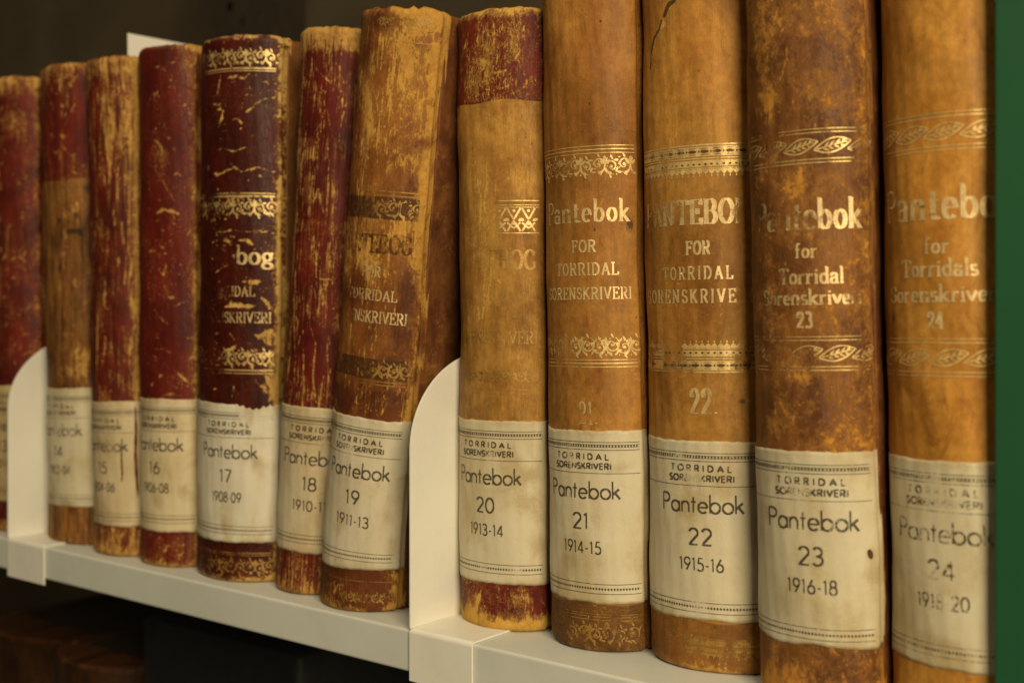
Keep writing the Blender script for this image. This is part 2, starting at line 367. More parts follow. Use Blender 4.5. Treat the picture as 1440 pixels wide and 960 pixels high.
class Strokes:
    """collects flat (u, v) quads in metres"""
    def __init__(s): s.V = []; s.Q = []
    def poly(s, pts, wv, wh=None, taper=None, step=.0009):
        wh = wv if wh is None else wh
        p = resample(pts, step)
        if len(p) < 2: return
        closed = math.hypot(p[0][0]-p[-1][0], p[0][1]-p[-1][1]) < 1e-6
        n0 = len(s.V)
        for i, (x, y) in enumerate(p):
            a = p[i-1] if i > 0 else (p[-2] if closed else p[0])
            b = p[i+1] if i < len(p)-1 else (p[1] if closed else p[-1])
            dx, dy = b[0]-a[0], b[1]-a[1]; L = math.hypot(dx, dy) or 1e-9
            dx /= L; dy /= L
            wd = .5*(wv*abs(dy)+wh*abs(dx))
            if taper: wd *= taper(i/(len(p)-1))
            s.V += [(x-dy*wd, y+dx*wd), (x+dy*wd, y-dx*wd)]
        for i in range(len(p)-1):
            q = n0+2*i; s.Q.append((q, q+1, q+3, q+2))
    def rect(s, x0, x1, y0, y1, step=.0012, amp=0.0):
        k = max(1, int((x1-x0)/step)); n0 = len(s.V)
        for i in range(k+1):
            x = x0+(x1-x0)*i/k
            s.V += [(x, y0+amp*math.sin(x*9000)), (x, y1+amp*math.sin(x*7000+1))]
        for i in range(k):
            q = n0+2*i; s.Q.append((q, q+2, q+3, q+1))
    def blob(s, cx, cy, rx, ry, ang=0, n=10, tear=0.0):
        n0 = len(s.V); m = n//2
        ca, sa = math.cos(ang), math.sin(ang)
        for i in range(m+1):
            t = -1+2*i/m; h = math.sqrt(max(0, 1-t*t))*(1-tear*t)
            for sg in (-1, 1):
                x, y = rx*t, ry*h*sg*.999
                s.V.append((cx+x*ca-y*sa, cy+x*sa+y*ca))
        for i in range(m):
            q = n0+2*i; s.Q.append((q, q+2, q+3, q+1))
    def text(s, txt, font, cx, cy, h, width=None, wv=.1, wh=None, track=.12, serif=True, xs=1.0, arch=None):
        """cx: centre, cy: baseline, h: cap height"""
        wh = wv if wh is None else wh
        tot = sum(font[c][0] for c in txt)+track*(len(txt)-1)
        kx = h*xs if width is None else width/tot
        x = cx-.5*tot*kx
        for c in txt:
            gw, prims = font[c]
            for p in prims:
                if p and p[0] == 's':
                    if serif:
                        _, sx, sy, hw = p
                        s.poly([(x+(sx-hw)*kx, cy+sy*h), (x+(sx+hw)*kx, cy+sy*h)], wh*h*1.1)
                else:
                    s.poly([(x+a*kx, cy+b*h) for a, b in p], wv*h, wh*h, step=.0012)
            x += (gw+track)*kx

# ------------------------------------------------------------------ a ledger
PH = R(72)
class Ledger:
    def __init__(s, num, Xp, yf, W, lean, H, seed):
        s.num, s.a, s.b, s.H, s.W = num, W/2, .30*W, H, W
        s.th = R(lean); s.seed = seed
        ph = np.linspace(-PH, PH, 241)
        x = s.a*np.sin(ph)/math.sin(PH); y = s.b*(1-np.cos(ph))/(1-math.cos(PH))
        # joint: a shallow groove, then straight back
        ex = np.array([.0006, .0014, .0024, .0034, .0046, .0060, .0075])
        dip = np.array([.0002, .0007, .0012, .0013, .0011, .0006, .0004])
        x = np.concatenate([(-s.a+dip)[::-1], x, s.a-dip]); y = np.concatenate([(s.b+ex)[::-1], y, s.b+ex])
        ss = np.concatenate([[0], np.cumsum(np.hypot(np.diff(x), np.diff(y)))])
        s.pu = ss-.5*ss[-1]; s.px, s.py = x, y
        tx, ty = np.gradient(x), np.gradient(y); L = np.hypot(tx, ty)
        s.nx, s.ny = ty/L, -tx/L
        s.U = .5*ss[-1]-.0080      # half arc of the rounded spine proper
        s.Ue = .5*ss[-1]
        s.root = bpy.data.objects.new('ledger_book', None); C.objects.link(s.root)
        s.root.empty_display_size = .02
        s.root.location = (Xp, yf, 0); s.root.rotation_euler = (0, s.th, 0)
    def disp(s, u, v):
        k = s.seed*1.7
        return (.00050*np.sin(v*31+k)*np.cos(u*70+k*2)+.00026*np.sin(v*83+u*140+k*3)+.00010*np.sin(v*210-u*260+k)
                + .00007*np.sin(u*900+v*60+k))
    def surf(s, u, v, off=0.0):
        u = np.asarray(u, float); v = np.asarray(v, float)
        x = np.interp(u, s.pu, s.px); y = np.interp(u, s.pu, s.py)
        nx = np.interp(u, s.pu, s.nx); ny = np.interp(u, s.pu, s.ny)
        r = .0045
        d = np.clip(np.minimum(s.H-v, v), 0, r)
        o = off + s.disp(u, v) - (r-np.sqrt(np.maximum(0, r*r-(r-d)**2)))*.85
        # slight flare of the caps
        o = o + .0006*np.exp(-((s.H-v)/.012)**2) + .0006*np.exp(-(v/.012)**2)
        z = v + x*math.tan(s.th)*np.clip(1-v/.05, 0, 1)
        return np.stack([x+nx*o, y+ny*o, z], -1)
    def spine(s, mat, wear, zone=None, stain=None, ragged=.0012):
        nu, nv = 116, 430
        u = np.linspace(-s.Ue, s.Ue, nu); v = np.concatenate([np.linspace(0, .004, 6)[:-1], np.linspace(.004, s.H-.004, nv-10), np.linspace(s.H-.004, s.H, 6)[1:]])
        nv = len(v)
        Ug, Vg = np.meshgrid(u, v)
        P = s.surf(Ug, Vg)
        rg = np.random.RandomState(int(s.seed*10))
        jag = np.interp(np.arange(nu), np.linspace(0, nu-1, 30), rg.rand(30)*2-1)*ragged*.45
        P[-6:, :, 2] += jag[None, :]*np.linspace(.1, 1, 6)[:, None]
        # caps: fold the top and bottom edges inward
        top = P[-1].copy(); top[:, 0] *= .90; top[:, 1] = top[:, 1]*.9+.0032; top[:, 2] -= .0008
        bot = P[0].copy(); bot[:, 0] *= .90; bot[:, 1] = bot[:, 1]*.9+.0032
        cap2 = top.copy(); cap2[:, 1] = s.b+.007
        P = np.concatenate([bot[None], P, top[None], cap2[None]], 0)
        Uu = np.concatenate([Ug[:1], Ug, Ug[-1:], Ug[-1:]]); Vv = np.concatenate([Vg[:1]-.003, Vg, Vg[-1:]+.003, Vg[-1:]+.012])
        at = {'wear': wear(s, Uu, Vv).ravel(), 'scr': wear.scr(s, Uu, Vv).ravel(), 'crk': wear.crk(s, Uu, Vv).ravel()}
        at['zone'] = (zone(s, Uu, Vv) if zone else np.zeros_like(Uu)).ravel()
        at['stain'] = ((stain(s, Uu, Vv) if stain else np.zeros_like(Uu))+.30*np.clip((np.abs(Uu)-s.U-.0008)/.0025, 0, 1)).ravel()  # stains, plus contact shadow and grime painted along both joints
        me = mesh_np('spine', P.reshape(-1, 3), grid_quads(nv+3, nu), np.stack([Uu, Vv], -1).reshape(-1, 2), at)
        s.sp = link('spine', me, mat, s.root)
        return s.sp
    def boards(s, mat, depth=.215, page=None):
        t = .0034; tl = math.tan(s.th)
        for sg in (-1, 1):
            xo, xi = sg*(s.a-.0002), sg*(s.a-t)
            x0, x1 = min(xo, xi), max(xo, xi)
            zb = (x0 if tl > 0 else x1)*0 + (x0+x1)*.5*tl + .0004
            box('cover', x0, x1, s.b+.0050, depth, zb, s.H-.0018, mat, s.root, .0011, 3)
        zb = abs(s.a*tl)+.003
        box('page_block', -s.a+t+.0004, s.a-t-.0004, s.b+.008, depth-.006, zb, s.H-.007, page, s.root, .0008, 2)
    def decal(s, name, st, mat, off, fade=None, parent=None):
        V = np.array(st.V); u = V[:, 0]; v = V[:, 1]
        P = s.surf(u, v, off)
        f = np.zeros(len(u)) if fade is None else fade(u, v)
        me = mesh_np(name, P, np.array(st.Q), V, {'fade': f})
        return link(name, me, mat, parent or s.sp)
    def label(s, mat, v0, v1, u0, u1, top=None, bot=None, stain=None, off=.00030):
        nu, nv = 70, 60
        u = np.linspace(u0, u1, nu); t = np.linspace(0, 1, nv)
        rg = np.random.RandomState(int(s.seed*77))
        jt = np.interp(u, np.linspace(u0, u1, 36), rg.rand(36)-.5)*.0006 + np.interp(u, np.linspace(u0, u1, 9), rg.rand(9)-.5)*.0008
        jb = np.interp(u, np.linspace(u0, u1, 36), rg.rand(36)-.5)*.0006 + np.interp(u, np.linspace(u0, u1, 9), rg.rand(9)-.5)*.0010
        vt = v1+jt+(top(u) if top else 0); vb = v0+jb+(bot(u) if bot else 0)
        Ug = np.repeat(u[None], nv, 0); Vg = vb[None]+(vt-vb)[None]*t[:, None]
        rg2 = rg.rand(nv, 2)-.5
        Ug[:, 0] += np.convolve(rg2[:, 0], [.3, .4, .3], 'same')*.0010; Ug[:, -1] += np.convolve(rg2[:, 1], [.3, .4, .3], 'same')*.0016
        P = s.surf(Ug, Vg, off)
        # a real sheet: front face, and edges turned down on to the leather
        def rim(line_u, line_v): return s.surf(line_u, line_v, -.0002)
        Pb = s.surf(Ug, Vg, -.0002)
        full = np.zeros((nv+2, nu+2, 3)); full[1:-1, 1:-1] = P
        full[0, 1:-1] = Pb[0]; full[-1, 1:-1] = Pb[-1]; full[1:-1, 0] = Pb[:, 0]; full[1:-1, -1] = Pb[:, -1]
        for a, b in ((0, 0), (0, -1), (-1, 0), (-1, -1)): full[a, b] = Pb[a, b]
        pad = lambda A: np.pad(A, 1, mode='edge')
        sa = (stain(Ug, Vg) if stain else np.zeros_like(Ug))
        sa = sa+.16*np.exp(-(vt[None]-Vg)/.0022)+.18*np.exp(-(Vg-vb[None])/.0026)+.14*np.exp(-(u1-Ug)/.005)
        for _ in range(7): sa = sa+rg.uniform(.08, .24)*G(Ug, Vg, rg.uniform(u0, u1), rg.uniform(v0, v1), rg.uniform(.002, .009), rg.uniform(.002, .012))
        me = mesh_np('paper_label', full.reshape(-1, 3), grid_quads(nv+2, nu+2), np.stack([pad(Ug), pad(Vg)], -1).reshape(-1, 2), {'stain': pad(sa).ravel()})
        s.lab = link('paper_label', me, mat, s.root)
        return s.lab

def label_print(L, num, years, uc, v1, ul, ur, seed, fade=None):
    """the printed matter of one library label; v1 = top of the label"""
    st = Strokes(); rr = random.Random(seed)
    y = lambda mm: v1-mm*.001
    # top rule, chain rule, rule
    for mm, wd in ((5.6, .34), (9.4, .34), (21.0, .30)):
        st.rect(ul, ur, y(mm)-wd*.0005, y(mm)+wd*.0005)
    x = ul
    while x < ur-.0006:
        st.blob(x+.0005, y(7.45), .00058, .00050, n=6)
        x += .00150
    st.rect(ul, ur, y(6.85)-.00015, y(6.85)+.00015); st.rect(ul, ur, y(8.05)-.00012, y(8.05)+.00012)
    st.text('TORRIDAL', SANS, uc, y(14.2), .0028, .0305, wv=.24, track=.62)
    st.text('SORENSKRIVERI', SANS, uc, y(18.9), .0028, .0325, wv=.25, track=.26)
    st.text('Pantebok', SANS, uc, y(33.6), .0082, .0412, wv=.105, track=.15)
    st.text(num, SANS, uc, y(48.6), .0076, None, wv=.115, track=.20, xs=1.12)
    st.text(years, SANS, uc, y(60.8), .0059, .0215, wv=.115, track=.20)
    for mm in (75.6, 80.3):
        st.rect(ul, ur, y(mm)-.00016, y(mm)+.00016)
    x = ul+.0004
    while x < ur-.0004:
        st.blob(x, y(77.9), .00050, .00066, n=8); x += .00150
    st.rect(ul, ur, y(77.9)-.00007, y(77.9)+.00007)
    L.decal('printed_lettering', st, INK, .00042, fade, L.lab)

def G(u, v, cu, cv, ru, rv): return np.exp(-((u-cu)/ru)**2-((v-cv)/rv)**2)
def seg_mask(u, v, pts, wd0, taper=False):
    m = np.zeros_like(u); nn = len(pts)-1
    for k, ((x0, y0), (x1, y1)) in enumerate(zip(pts, pts[1:])):
        dx, dy = x1-x0, y1-y0; L2 = dx*dx+dy*dy+1e-12
        t = np.clip(((u-x0)*dx+(v-y0)*dy)/L2, 0, 1)
        d = np.hypot(u-x0-t*dx, v-y0-t*dy)
        wd = wd0*(.45+.8*np.sin(np.pi*np.clip((k+t)/nn, 0, 1))**.8*(1+.35*np.sin((k+t)*5.3+x0*4000))) if taper else wd0
        m = np.maximum(m, np.exp(-(d/wd)**2))
    return m
def wearf(base=.12, top=.6, td=.010, bot=.6, bd=.008, edge=.3, ed=.004, redge=None, red=None, blobs=(), bands=(), scr=(), crk=()):
    def f(L, u, v):
        w = np.full_like(u, base)
        w = w + top*np.clip(1.4-(L.H-v)/td, 0, 1.2) + bot*np.clip(1.4-v/bd, 0, 1.2)
        w = w + edge*np.exp(-((L.U+u)/ed)**2)
        re = edge if redge is None else redge; rd = ed if red is None else red
        w = w + re*np.where(u > L.U, 1, np.exp(-((L.U-u)/rd)**2))
        for cu, cv, ru, rv, am in blobs: w = w+am*G(u, v, cu*.001, cv*.001, ru*.001, rv*.001)
        for v0, v1, am in bands: w = w+am*np.clip((v-v0*.001)/.002+.5, 0, 1)*np.clip((v1*.001-v)/.002+.5, 0, 1)
        return w
    def g(L, u, v):
        w = np.zeros_like(u)
        for pts, wd, am in scr: w = np.maximum(w, am*seg_mask(u, v, [(a*.001, b*.001) for a, b in pts], wd*.00085, True))
        return w
    def c(L, u, v):
        w = np.zeros_like(u)
        for cu, cv, ru, rv, am in crk: w = w+am*G(u, v, cu*.001, cv*.001, ru*.001, rv*.001)
        return w
    f.scr = g; f.crk = c
    return f
def stainf(blobs=(), scr=(), specks=0):
    def f(L, u, v):
        w = np.zeros_like(u); r = random.Random(int(L.seed*100))
        for _ in range(specks):
            q = r.uniform(.25, .8)
            w = w+r.uniform(.35, .8)*G(u, v, r.uniform(-.9, 1.0)*L.U, r.uniform(.005, .34), q*.001, q*r.uniform(.6, 2.2)*.001)
        for cu, cv, ru, rv, am in blobs: w = w+am*G(u, v, cu*.001, cv*.001, ru*.001, rv*.001)
        for pts, wd, am in scr: w = w+am*seg_mask(u, v, [(a*.001, b*.001) for a, b in pts], wd*.001)
        return w
    return f
def bandzone(*bands, sharp=.0012):
    def f(L, u, v):
        z = np.zeros_like(u)
        wob = .0006*np.sin(u*180+L.seed)
        for v0, v1 in bands: z = np.maximum(z, np.clip((v+wob-v0*.001)/sharp+.5, 0, 1)*np.clip((v1*.001-v-wob)/sharp+.5, 0, 1))
        return z
    return f
def scatter_scr(seed, n, urange, vrange, ln=(2, 8), ang=(-30, 30), wd=(.25, .7), am=(.5, .9), bend=1.0):
    r = random.Random(seed); out = []
    for _ in range(n):
        u, v = r.uniform(*urange), r.uniform(*vrange); a = R(r.uniform(*ang)); l = r.uniform(*ln)
        p = []; k = 5
        for i in range(k):
            t = (i/(k-1)-.5)*l
            p.append((u+t*math.cos(a)+r.uniform(-.4, .4)*bend, v+t*math.sin(a)+r.uniform(-.4, .4)*bend))
        out.append((p, r.uniform(*wd), r.uniform(*am)))
    return out

# ornament bands -----------------------------------------------------
def rules(st, u0, u1, vs, wd=.00035):
    for v, k in vs: st.rect(u0, u1, v-wd*k*.5, v+wd*k*.5)
def spiral(cx, cy, r0, r1, a0, turns, n=26):
    return [(cx+(r0+(r1-r0)*i/(n-1))*math.cos(R(a0+360*turns*i/(n-1))), cy+(r0+(r1-r0)*i/(n-1))*math.sin(R(a0+360*turns*i/(n-1)))) for i in range(n)]
def acanthus(st, u0, u1, v0, v1, seed=1, flip=1):
    h = v1-v0; p = h*1.25; r = random.Random(seed); x = u0; vc = .5*(v0+v1); k = 0
    tp = lambda t: .35+1.0*math.sin(math.pi*min(1, t*1.05))
    while x < u1-p*.15:
        for m in (1, -1):
            cx = x+p*(.5+.25*m)
            if cx > u1: continue
            q = vc+.06*h*m*flip
            st.poly([(cx+m*(a-cx), b) for a, b in spiral(cx, q, h*.40, h*.07, 250*flip, 1.35)], .00058, .00036, tp)
            st.blob(cx, q, h*.08, h*.08)
            for j in range(6): st.blob(cx+h*.6*r.uniform(-1, 1), vc+h*.45*r.uniform(-1, 1), h*r.uniform(.03, .07), h*r.uniform(.02, .045), r.uniform(0, 3))
            for j in range(5):
                a = R(30+62*j); rr = h*.45
                st.blob(cx+rr*math.cos(a)*m, q+rr*math.sin(a), h*.14, h*.048, a*m+.5, tear=.5)
        mx = x
        st.poly([(mx-h*.22, v0+h*.08), (mx-h*.05, v0+h*.3), (mx, v0+h*.6), (mx, v0+h*.95)], .0006)
        st.poly([(mx+h*.22, v0+h*.08), (mx+h*.05, v0+h*.3), (mx, v0+h*.6)], .0006)
        st.blob(mx, v0+h*.82, h*.17, h*.08, R(90), tear=.6)
        for sg in (-1, 1):
            st.blob(mx+sg*h*.16, v0+h*.68, h*.15, h*.07, R(90-sg*40), tear=.5)
            st.blob(mx+sg*h*.22, v0+h*.14, h*.12, h*.06, R(90+sg*60), tear=.5)
        x += p
def leafrope(st, u0, u1, v0, v1):
    h = v1-v0; p = h*1.75; x = u0; vc = .5*(v0+v1)
    while x < u1-p*.4:
        # outline of one slanted leaf and its veins
        L = [(x+p*1.12*t, vc+h*.46*(t-.5)*1.0 + h*.38*math.sin(math.pi*t)) for t in [i/12 for i in range(13)]]
        M = [(x+p*1.12*t, vc+h*.46*(t-.5)*1.0 - h*.38*math.sin(math.pi*t)) for t in [i/12 for i in range(13)]]
        st.poly(L, .00045, .00045); st.poly(M, .00055, .00055)
        st.poly([(x+p*.1, vc-h*.2), (x+p*1.0, vc+h*.2)], .0005)
        for t in (.3, .45, .6, .75):
            bx, by = x+p*1.12*t, vc+h*.46*(t-.5)
            st.blob(bx+h*.10, by+h*.14, h*.17, h*.055, R(48), tear=.4)
            st.blob(bx+h*.04, by-h*.14, h*.15, h*.05, R(-20), tear=.4)
        x += p

# ------------------------------------------------------------------ shared materials
INK = ink_mat()
PAGES = plain_mat('page_edges', (.50,.40,.24), (.36,.27,.15), .8, 2.0, (900, 30, 30))
WHITE = paint_mat('white_enamel', (.80,.785,.70), .38, 1.0, .10)
SHELF = paint_mat('shelf_enamel', (.62,.64,.59), .42, 4.0, .10)
BOARD_RED = leather('board_dark_red', (.060,.012,.007), (.035,.010,.006), seed=31.0)
BOARD_TAN = leather('board_tan', (.24,.10,.025), (.16,.06,.018), halo=(.36,.17,.04), hk=.6, seed=33.0)
BOARD_BROWN = leather('board_brown', (.20,.075,.020), (.10,.030,.010), worn=(.34,.15,.035), worn2=(.22,.09,.02), st=(70, 120), kf=1.6, halo=(.36,.17,.04), hk=.6, seed=35.0)
RW, RW2 = (.58,.345,.090), (.33,.150,.032)

# ------------------------------------------------------------------ shelf, bookends, room behind
shelf = box('shelf_board', -1.75, .40, -.017, .40, -.0225, 0.0, SHELF, None, .0018, 4)
tag(shelf, kind='structure', label='off-white steel shelf board carrying the row of ledgers', cat='shelf')
for p in shelf.data.polygons: p.use_smooth = False
wall = box('back_wall', -4.0, 1.2, .62, .66, -1.2, 1.6, plain_mat('dim_wall', (.085,.062,.032), (.060,.043,.021), .8, 6.0, (6, 6, 6)), None, 0)
tag(wall, kind='structure')

def bookend(Xp, wd, label):
    root = bpy.data.objects.new('bookend', None); C.objects.link(root); root.location = (Xp, 0, 0)
    tag(root, label, 'bookend', 'white metal bookends on the shelf')
    th = .0011; yf = -.0186
    # upright: a sheet with a quarter-round front corner
    prof = [(yf, .0012), (yf, .095)]
    rY, rZ = .060, .050
    for i in range(1, 25):
        a = R(180-90*i/24); prof.append((yf+rY+rY*math.cos(a), .095+rZ*math.sin(a)))
    prof += [(.150, .145), (.165, .140), (.165, .0012)]
    bm = bmesh.new()
    A = [bm.verts.new((0, y, z)) for y, z in prof]; B = [bm.verts.new((th, y, z)) for y, z in prof]
    bm.faces.new(A); bm.faces.new(B[::-1])
    n = len(prof)
    for i in range(n): bm.faces.new((A[i], B[i], B[(i+1) % n], A[(i+1) % n]))
    bmesh.ops.recalc_face_normals(bm, faces=bm.faces[:])
    sharp = [e for e in bm.edges if len(e.link_faces) == 2 and e.calc_face_angle() > 1.2]
    bmesh.ops.bevel(bm, geom=sharp, offset=.0003, segments=2, profile=.6, affect='EDGES')
    from_bm('upright_plate', bm, WHITE, root)
    # foot plate folded over the shelf front
    prof = [(.165, .0012)]
    r = .0026
    prof += [(yf+r, .0012)]
    for i in range(1, 8):
        a = R(90+90*i/7); prof.append((yf+r+r*math.cos(a), .0012-r+r*math.sin(a)))
    prof += [(yf, -.0262), (yf+.0008, -.0266), (yf+.0012, -.0262)]
    prof += [(yf+.0012, -.0014), (yf+.0016, -.0004), (yf+.0024, .0002), (.165, .0002)]
    bm = bmesh.new()
    A = [bm.verts.new((.0002, y, z)) for y, z in prof]; B = [bm.verts.new((wd, y, z)) for y, z in prof]
    n = len(prof)
    for i in range(n):
        f = bm.faces.new((A[i], B[i], B[(i+1) % n], A[(i+1) % n]))
    bm.faces.new(A[::-1]); bm.faces.new(B)
    o = from_bm('foot_plate', bm, WHITE, root)
    return root
bookend(-.4495, .0432, 'white metal bookend between the ledger labelled 19 and the ledger labelled 20')
bookend(-.8465, .0475, 'white metal bookend at the far left, beside the ledger labelled 14')

# perforated uprights of the rack, behind the books
def upright(x, y, wd, mat, label, z0=-.9, z1=1.0):
    root = bpy.data.objects.new('rack_post', None); C.objects.link(root); root.location = (x, y, z0)
    tag(root, label, 'rack post', 'steel posts of the shelving behind the books')
    bm = bmesh.new(); pitch = .036; hr = .0058; cols = 2
    cw = wd/cols; n = int((z1-z0)/pitch)
    for c in range(cols):
        for k in range(n):
            cx, cz = -wd/2+cw*(c+.5), pitch*(k+.5)+(.018 if c else 0)
            inn, mid, out = [], [], []
            for j in range(16):
                a = 2*math.pi*j/16; ca, sa = math.cos(a), math.sin(a)
                m = max(abs(ca)/(cw/2), abs(sa)/(pitch/2))
                out.append(bm.verts.new((cx+ca/m, 0, cz+sa/m))); inn.append(bm.verts.new((cx+hr*ca, 0, cz+hr*sa)))
                mid.append(bm.verts.new((cx+hr*ca, .002, cz+hr*sa)))
            for j in range(16):
                q = (j+1) % 16
                bm.faces.new((out[j], out[q], inn[q], inn[j])); bm.faces.new((inn[j], inn[q], mid[q], mid[j]))
    from_bm('web_plate', bm, mat, root)
    for sg in (-1, 1):
        box('flange', sg*wd/2-.001, sg*wd/2+.001, 0.0005, .04, 0, z1-z0, mat, root, 0)
POST = plain_mat('brown_post', (.030,.020,.010), (.022,.015,.008), .6, 8.0, (20, 20, 20))
upright(-1.040, .36, .100, POST, 'dark perforated steel post behind the ledgers labelled 17 and 18')

# card standing in the pages behind
n = N('slip_paper'); b = n.bsdf(Base_Color=(.78,.76,.70), Roughness=.6); SLIP = n.finish(b.outputs[0])
slip = box('paper_slip', -.0004, .0004, 0, .14, -.10, .0180, SLIP, None, 0)
slip.location = (-0.7769, .035, 0.3487); slip.rotation_euler = (0, R(-1.5), 0)
tag(slip, 'white paper slip sticking up from the pages behind the worn red spine labelled 15', 'paper slip')

# green panel at the right end
n = N('green_panel'); o_ = n.obj()
gz = n.noise(o_, 5, 5, 2.0, 4, .5, .2, sz=5)
b = n.bsdf(Base_Color=n.mix(n.step(gz, .35, .65), (.010,.078,.032), (.014,.088,.030)), Roughness=.5, Normal=n.bump(n.noise(o_, 500, 500, 3.0, 3, .5, sz=500), .15, .0003))
GREEN = n.finish(b.outputs[0])
end = box('end_panel', -0.1551, -.060, .004, .39, .0004, .62, GREEN, None, .0012, 3)
end.location.y = 0; tag(end, 'plain green upright end panel right of the last ledger', 'end panel')

# ------------------------------------------------------------------ ledgers
GRP = 'old leather ledgers in the row on the shelf'
LABELS = {}
def make(num, Xp, yf, W, lean, H, mat, board, wear, label, zone=None, stain=None, ragged=.0012):
    L = Ledger(num, Xp, yf, W, lean, H, num*1.37)
    tag(L.root, label, 'ledger', GRP)
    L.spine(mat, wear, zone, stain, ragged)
    L.boards(board, page=PAGES)
    return L

GOLD = gold_mat('worn_gilding', 2.0)
GOLD_DULL = gold_mat('dull_gilding', 6.0, (.50,.30,.075), .42)
GOLD_PALE = gold_mat('pale_gilding', 9.0, (.86,.66,.33), .36)
DARK_TOOL = gold_mat('blind_tooling', 12.0, (.12,.048,.012), .6, .75)

def fade_lr(lo=.5, hi=.05, u0=-.02, u1=.02, base=0.0, blobs=()):
    def f(u, v):
        r = hi+(lo-hi)*np.clip((u1-u)/(u1-u0), 0, 1)+base
        for cu, cv, ru, rv, am in blobs: r = r+am*G(u, v, cu*.001, cv*.001, ru*.001, rv*.001)
        return r
    return f
def ink_fade(*blobs, base=0.0):
    def f(u, v):
        r = np.full_like(u, base)
        for cu, cv, ru, rv, am in blobs: r = r+am*G(u, v, cu*.001, cv*.001, ru*.001, rv*.001)
        return r
    return f

# 13 -- far left, cut by the frame
m = leather('red_leather_spotted', (.140,.013,.005), (.070,.008,.004), RW, RW2, seed=13.0, st=(260, 60), ks=.9, kf=1.2)
L = make(13, -.8830, -.006, .062, -1.0, .341, m, BOARD_RED, wearf(.12, .30, .016, .35, .010, .2, blobs=((20, 300, 10, 16, .22), (18, 215, 10, 20, .2)),
    scr=scatter_scr(13, 44, (0, 32), (115, 325), (1.5, 8), (20, 140), (.2, .6))), 'dark red leather ledger at the far left, mostly cut off by the picture edge')
L.label(paper_mat('label_paper_a', 13.0, (.56,.43,.22), (.46,.33,.15)), .023, .109, -L.U, L.Ue-.0008); label_print(L, '13', '1901-02', 8e-3, .109, -L.U+.001, L.U-.001, 13)

# 14
m = leather('red_leather_over_tan', (.138,.013,.005), (.075,.008,.004), RW, RW2, B=(.26,.115,.024), B2=(.085,.032,.009), seed=14.0, st=(340, 26), ks=1.4, kf=1.2, mot=(190, 30), msharp=.11)
L = make(14, -.8045, -.004, .063, -2.0, .343, m, BOARD_TAN, wearf(.10, .30, .012, .3, .006, .25, blobs=((16, 320, 8, 14, .3), (20, 190, 16, 40, .30), (22, 128, 24, 14, .45), (20, 236, 20, 12, .2)),
    scr=scatter_scr(14, 30, (0, 34), (262, 335), (1.5, 8), (30, 150), (.2, .6))), 'ledger labelled 14 with red leather above and worn tan leather below',
    zone=bandzone((-5, 259)), stain=stainf(((8, 230, 4, 4, .45), (22, 233, 3, 5, .5), (33, 230, 4, 10, .62), (18, 222, 6, 3, .55), (25, 220, 3, 5, .45), (18, 253, 40, 5, .30), (33, 252, 5, 6, .3), (8, 196, 4, 6, .42), (3, 176, 3, 10, .38), (20, 14, 60, 10, .16))))
L.label(paper_mat('label_paper_b', 14.0), .0265, .1105, -L.U, L.Ue-.0008)
label_print(L, '14', '1902-04', 3e-3, .1105, -L.U+.001, L.U-.001, 14, ink_fade((0, 85, 12, 12, .12), base=.10))

# 15
m = leather('streaked_red_leather', (.140,.013,.005), (.075,.008,.004), RW, RW2, seed=15.0, st=(420, 22), ks=1.9, kf=1.2, kc=.22, vs=(380, 30))
L = make(15, -.7441, -.008, .0529, -1.54, .340, m, BOARD_RED, wearf(.18, .30, .014, .34, .008, .2, redge=.42, red=.006, blobs=((16, 300, 14, 20, .18), (20, 245, 9, 40, .16)), bands=((0, 20, .15),),
    scr=scatter_scr(15, 34, (-2, 28), (112, 325), (4, 22), (78, 102), (.25, .75), (.5, 1.0))), 'red leather ledger labelled 15, streaked with worn vertical strips and a torn label')
L.label(paper_mat('label_paper_c', 15.0, (.58,.48,.29), (.48,.36,.19)), .0205, .1045, -L.U, L.Ue-.0008)
label_print(L, '15', '1904-06', 1.7e-3, .1045, -L.U+.001, L.U-.002, 15, ink_fade((8, 75, 4, 16, .25), base=.05))
st = Strokes()
tp = lambda t: .25+.9*math.sin(math.pi*min(1, max(0, t)))**.6+.15*math.sin(t*37)
st.poly([(.0275, .101), (.0278, .085), (.0272, .068), (.0278, .052), (.0285, .040)], .0016, taper=tp, step=.0012)
st.poly([(.0185, .074), (.0180, .066), (.0183, .056), (.0178, .050)], .0011, taper=tp, step=.0012)
RED_TEAR = leather('torn_red_leather', (.16,.025,.010), (.10,.012,.006), seed=44.0)
L.decal('tear', st, RED_TEAR, .00040, None, L.lab)

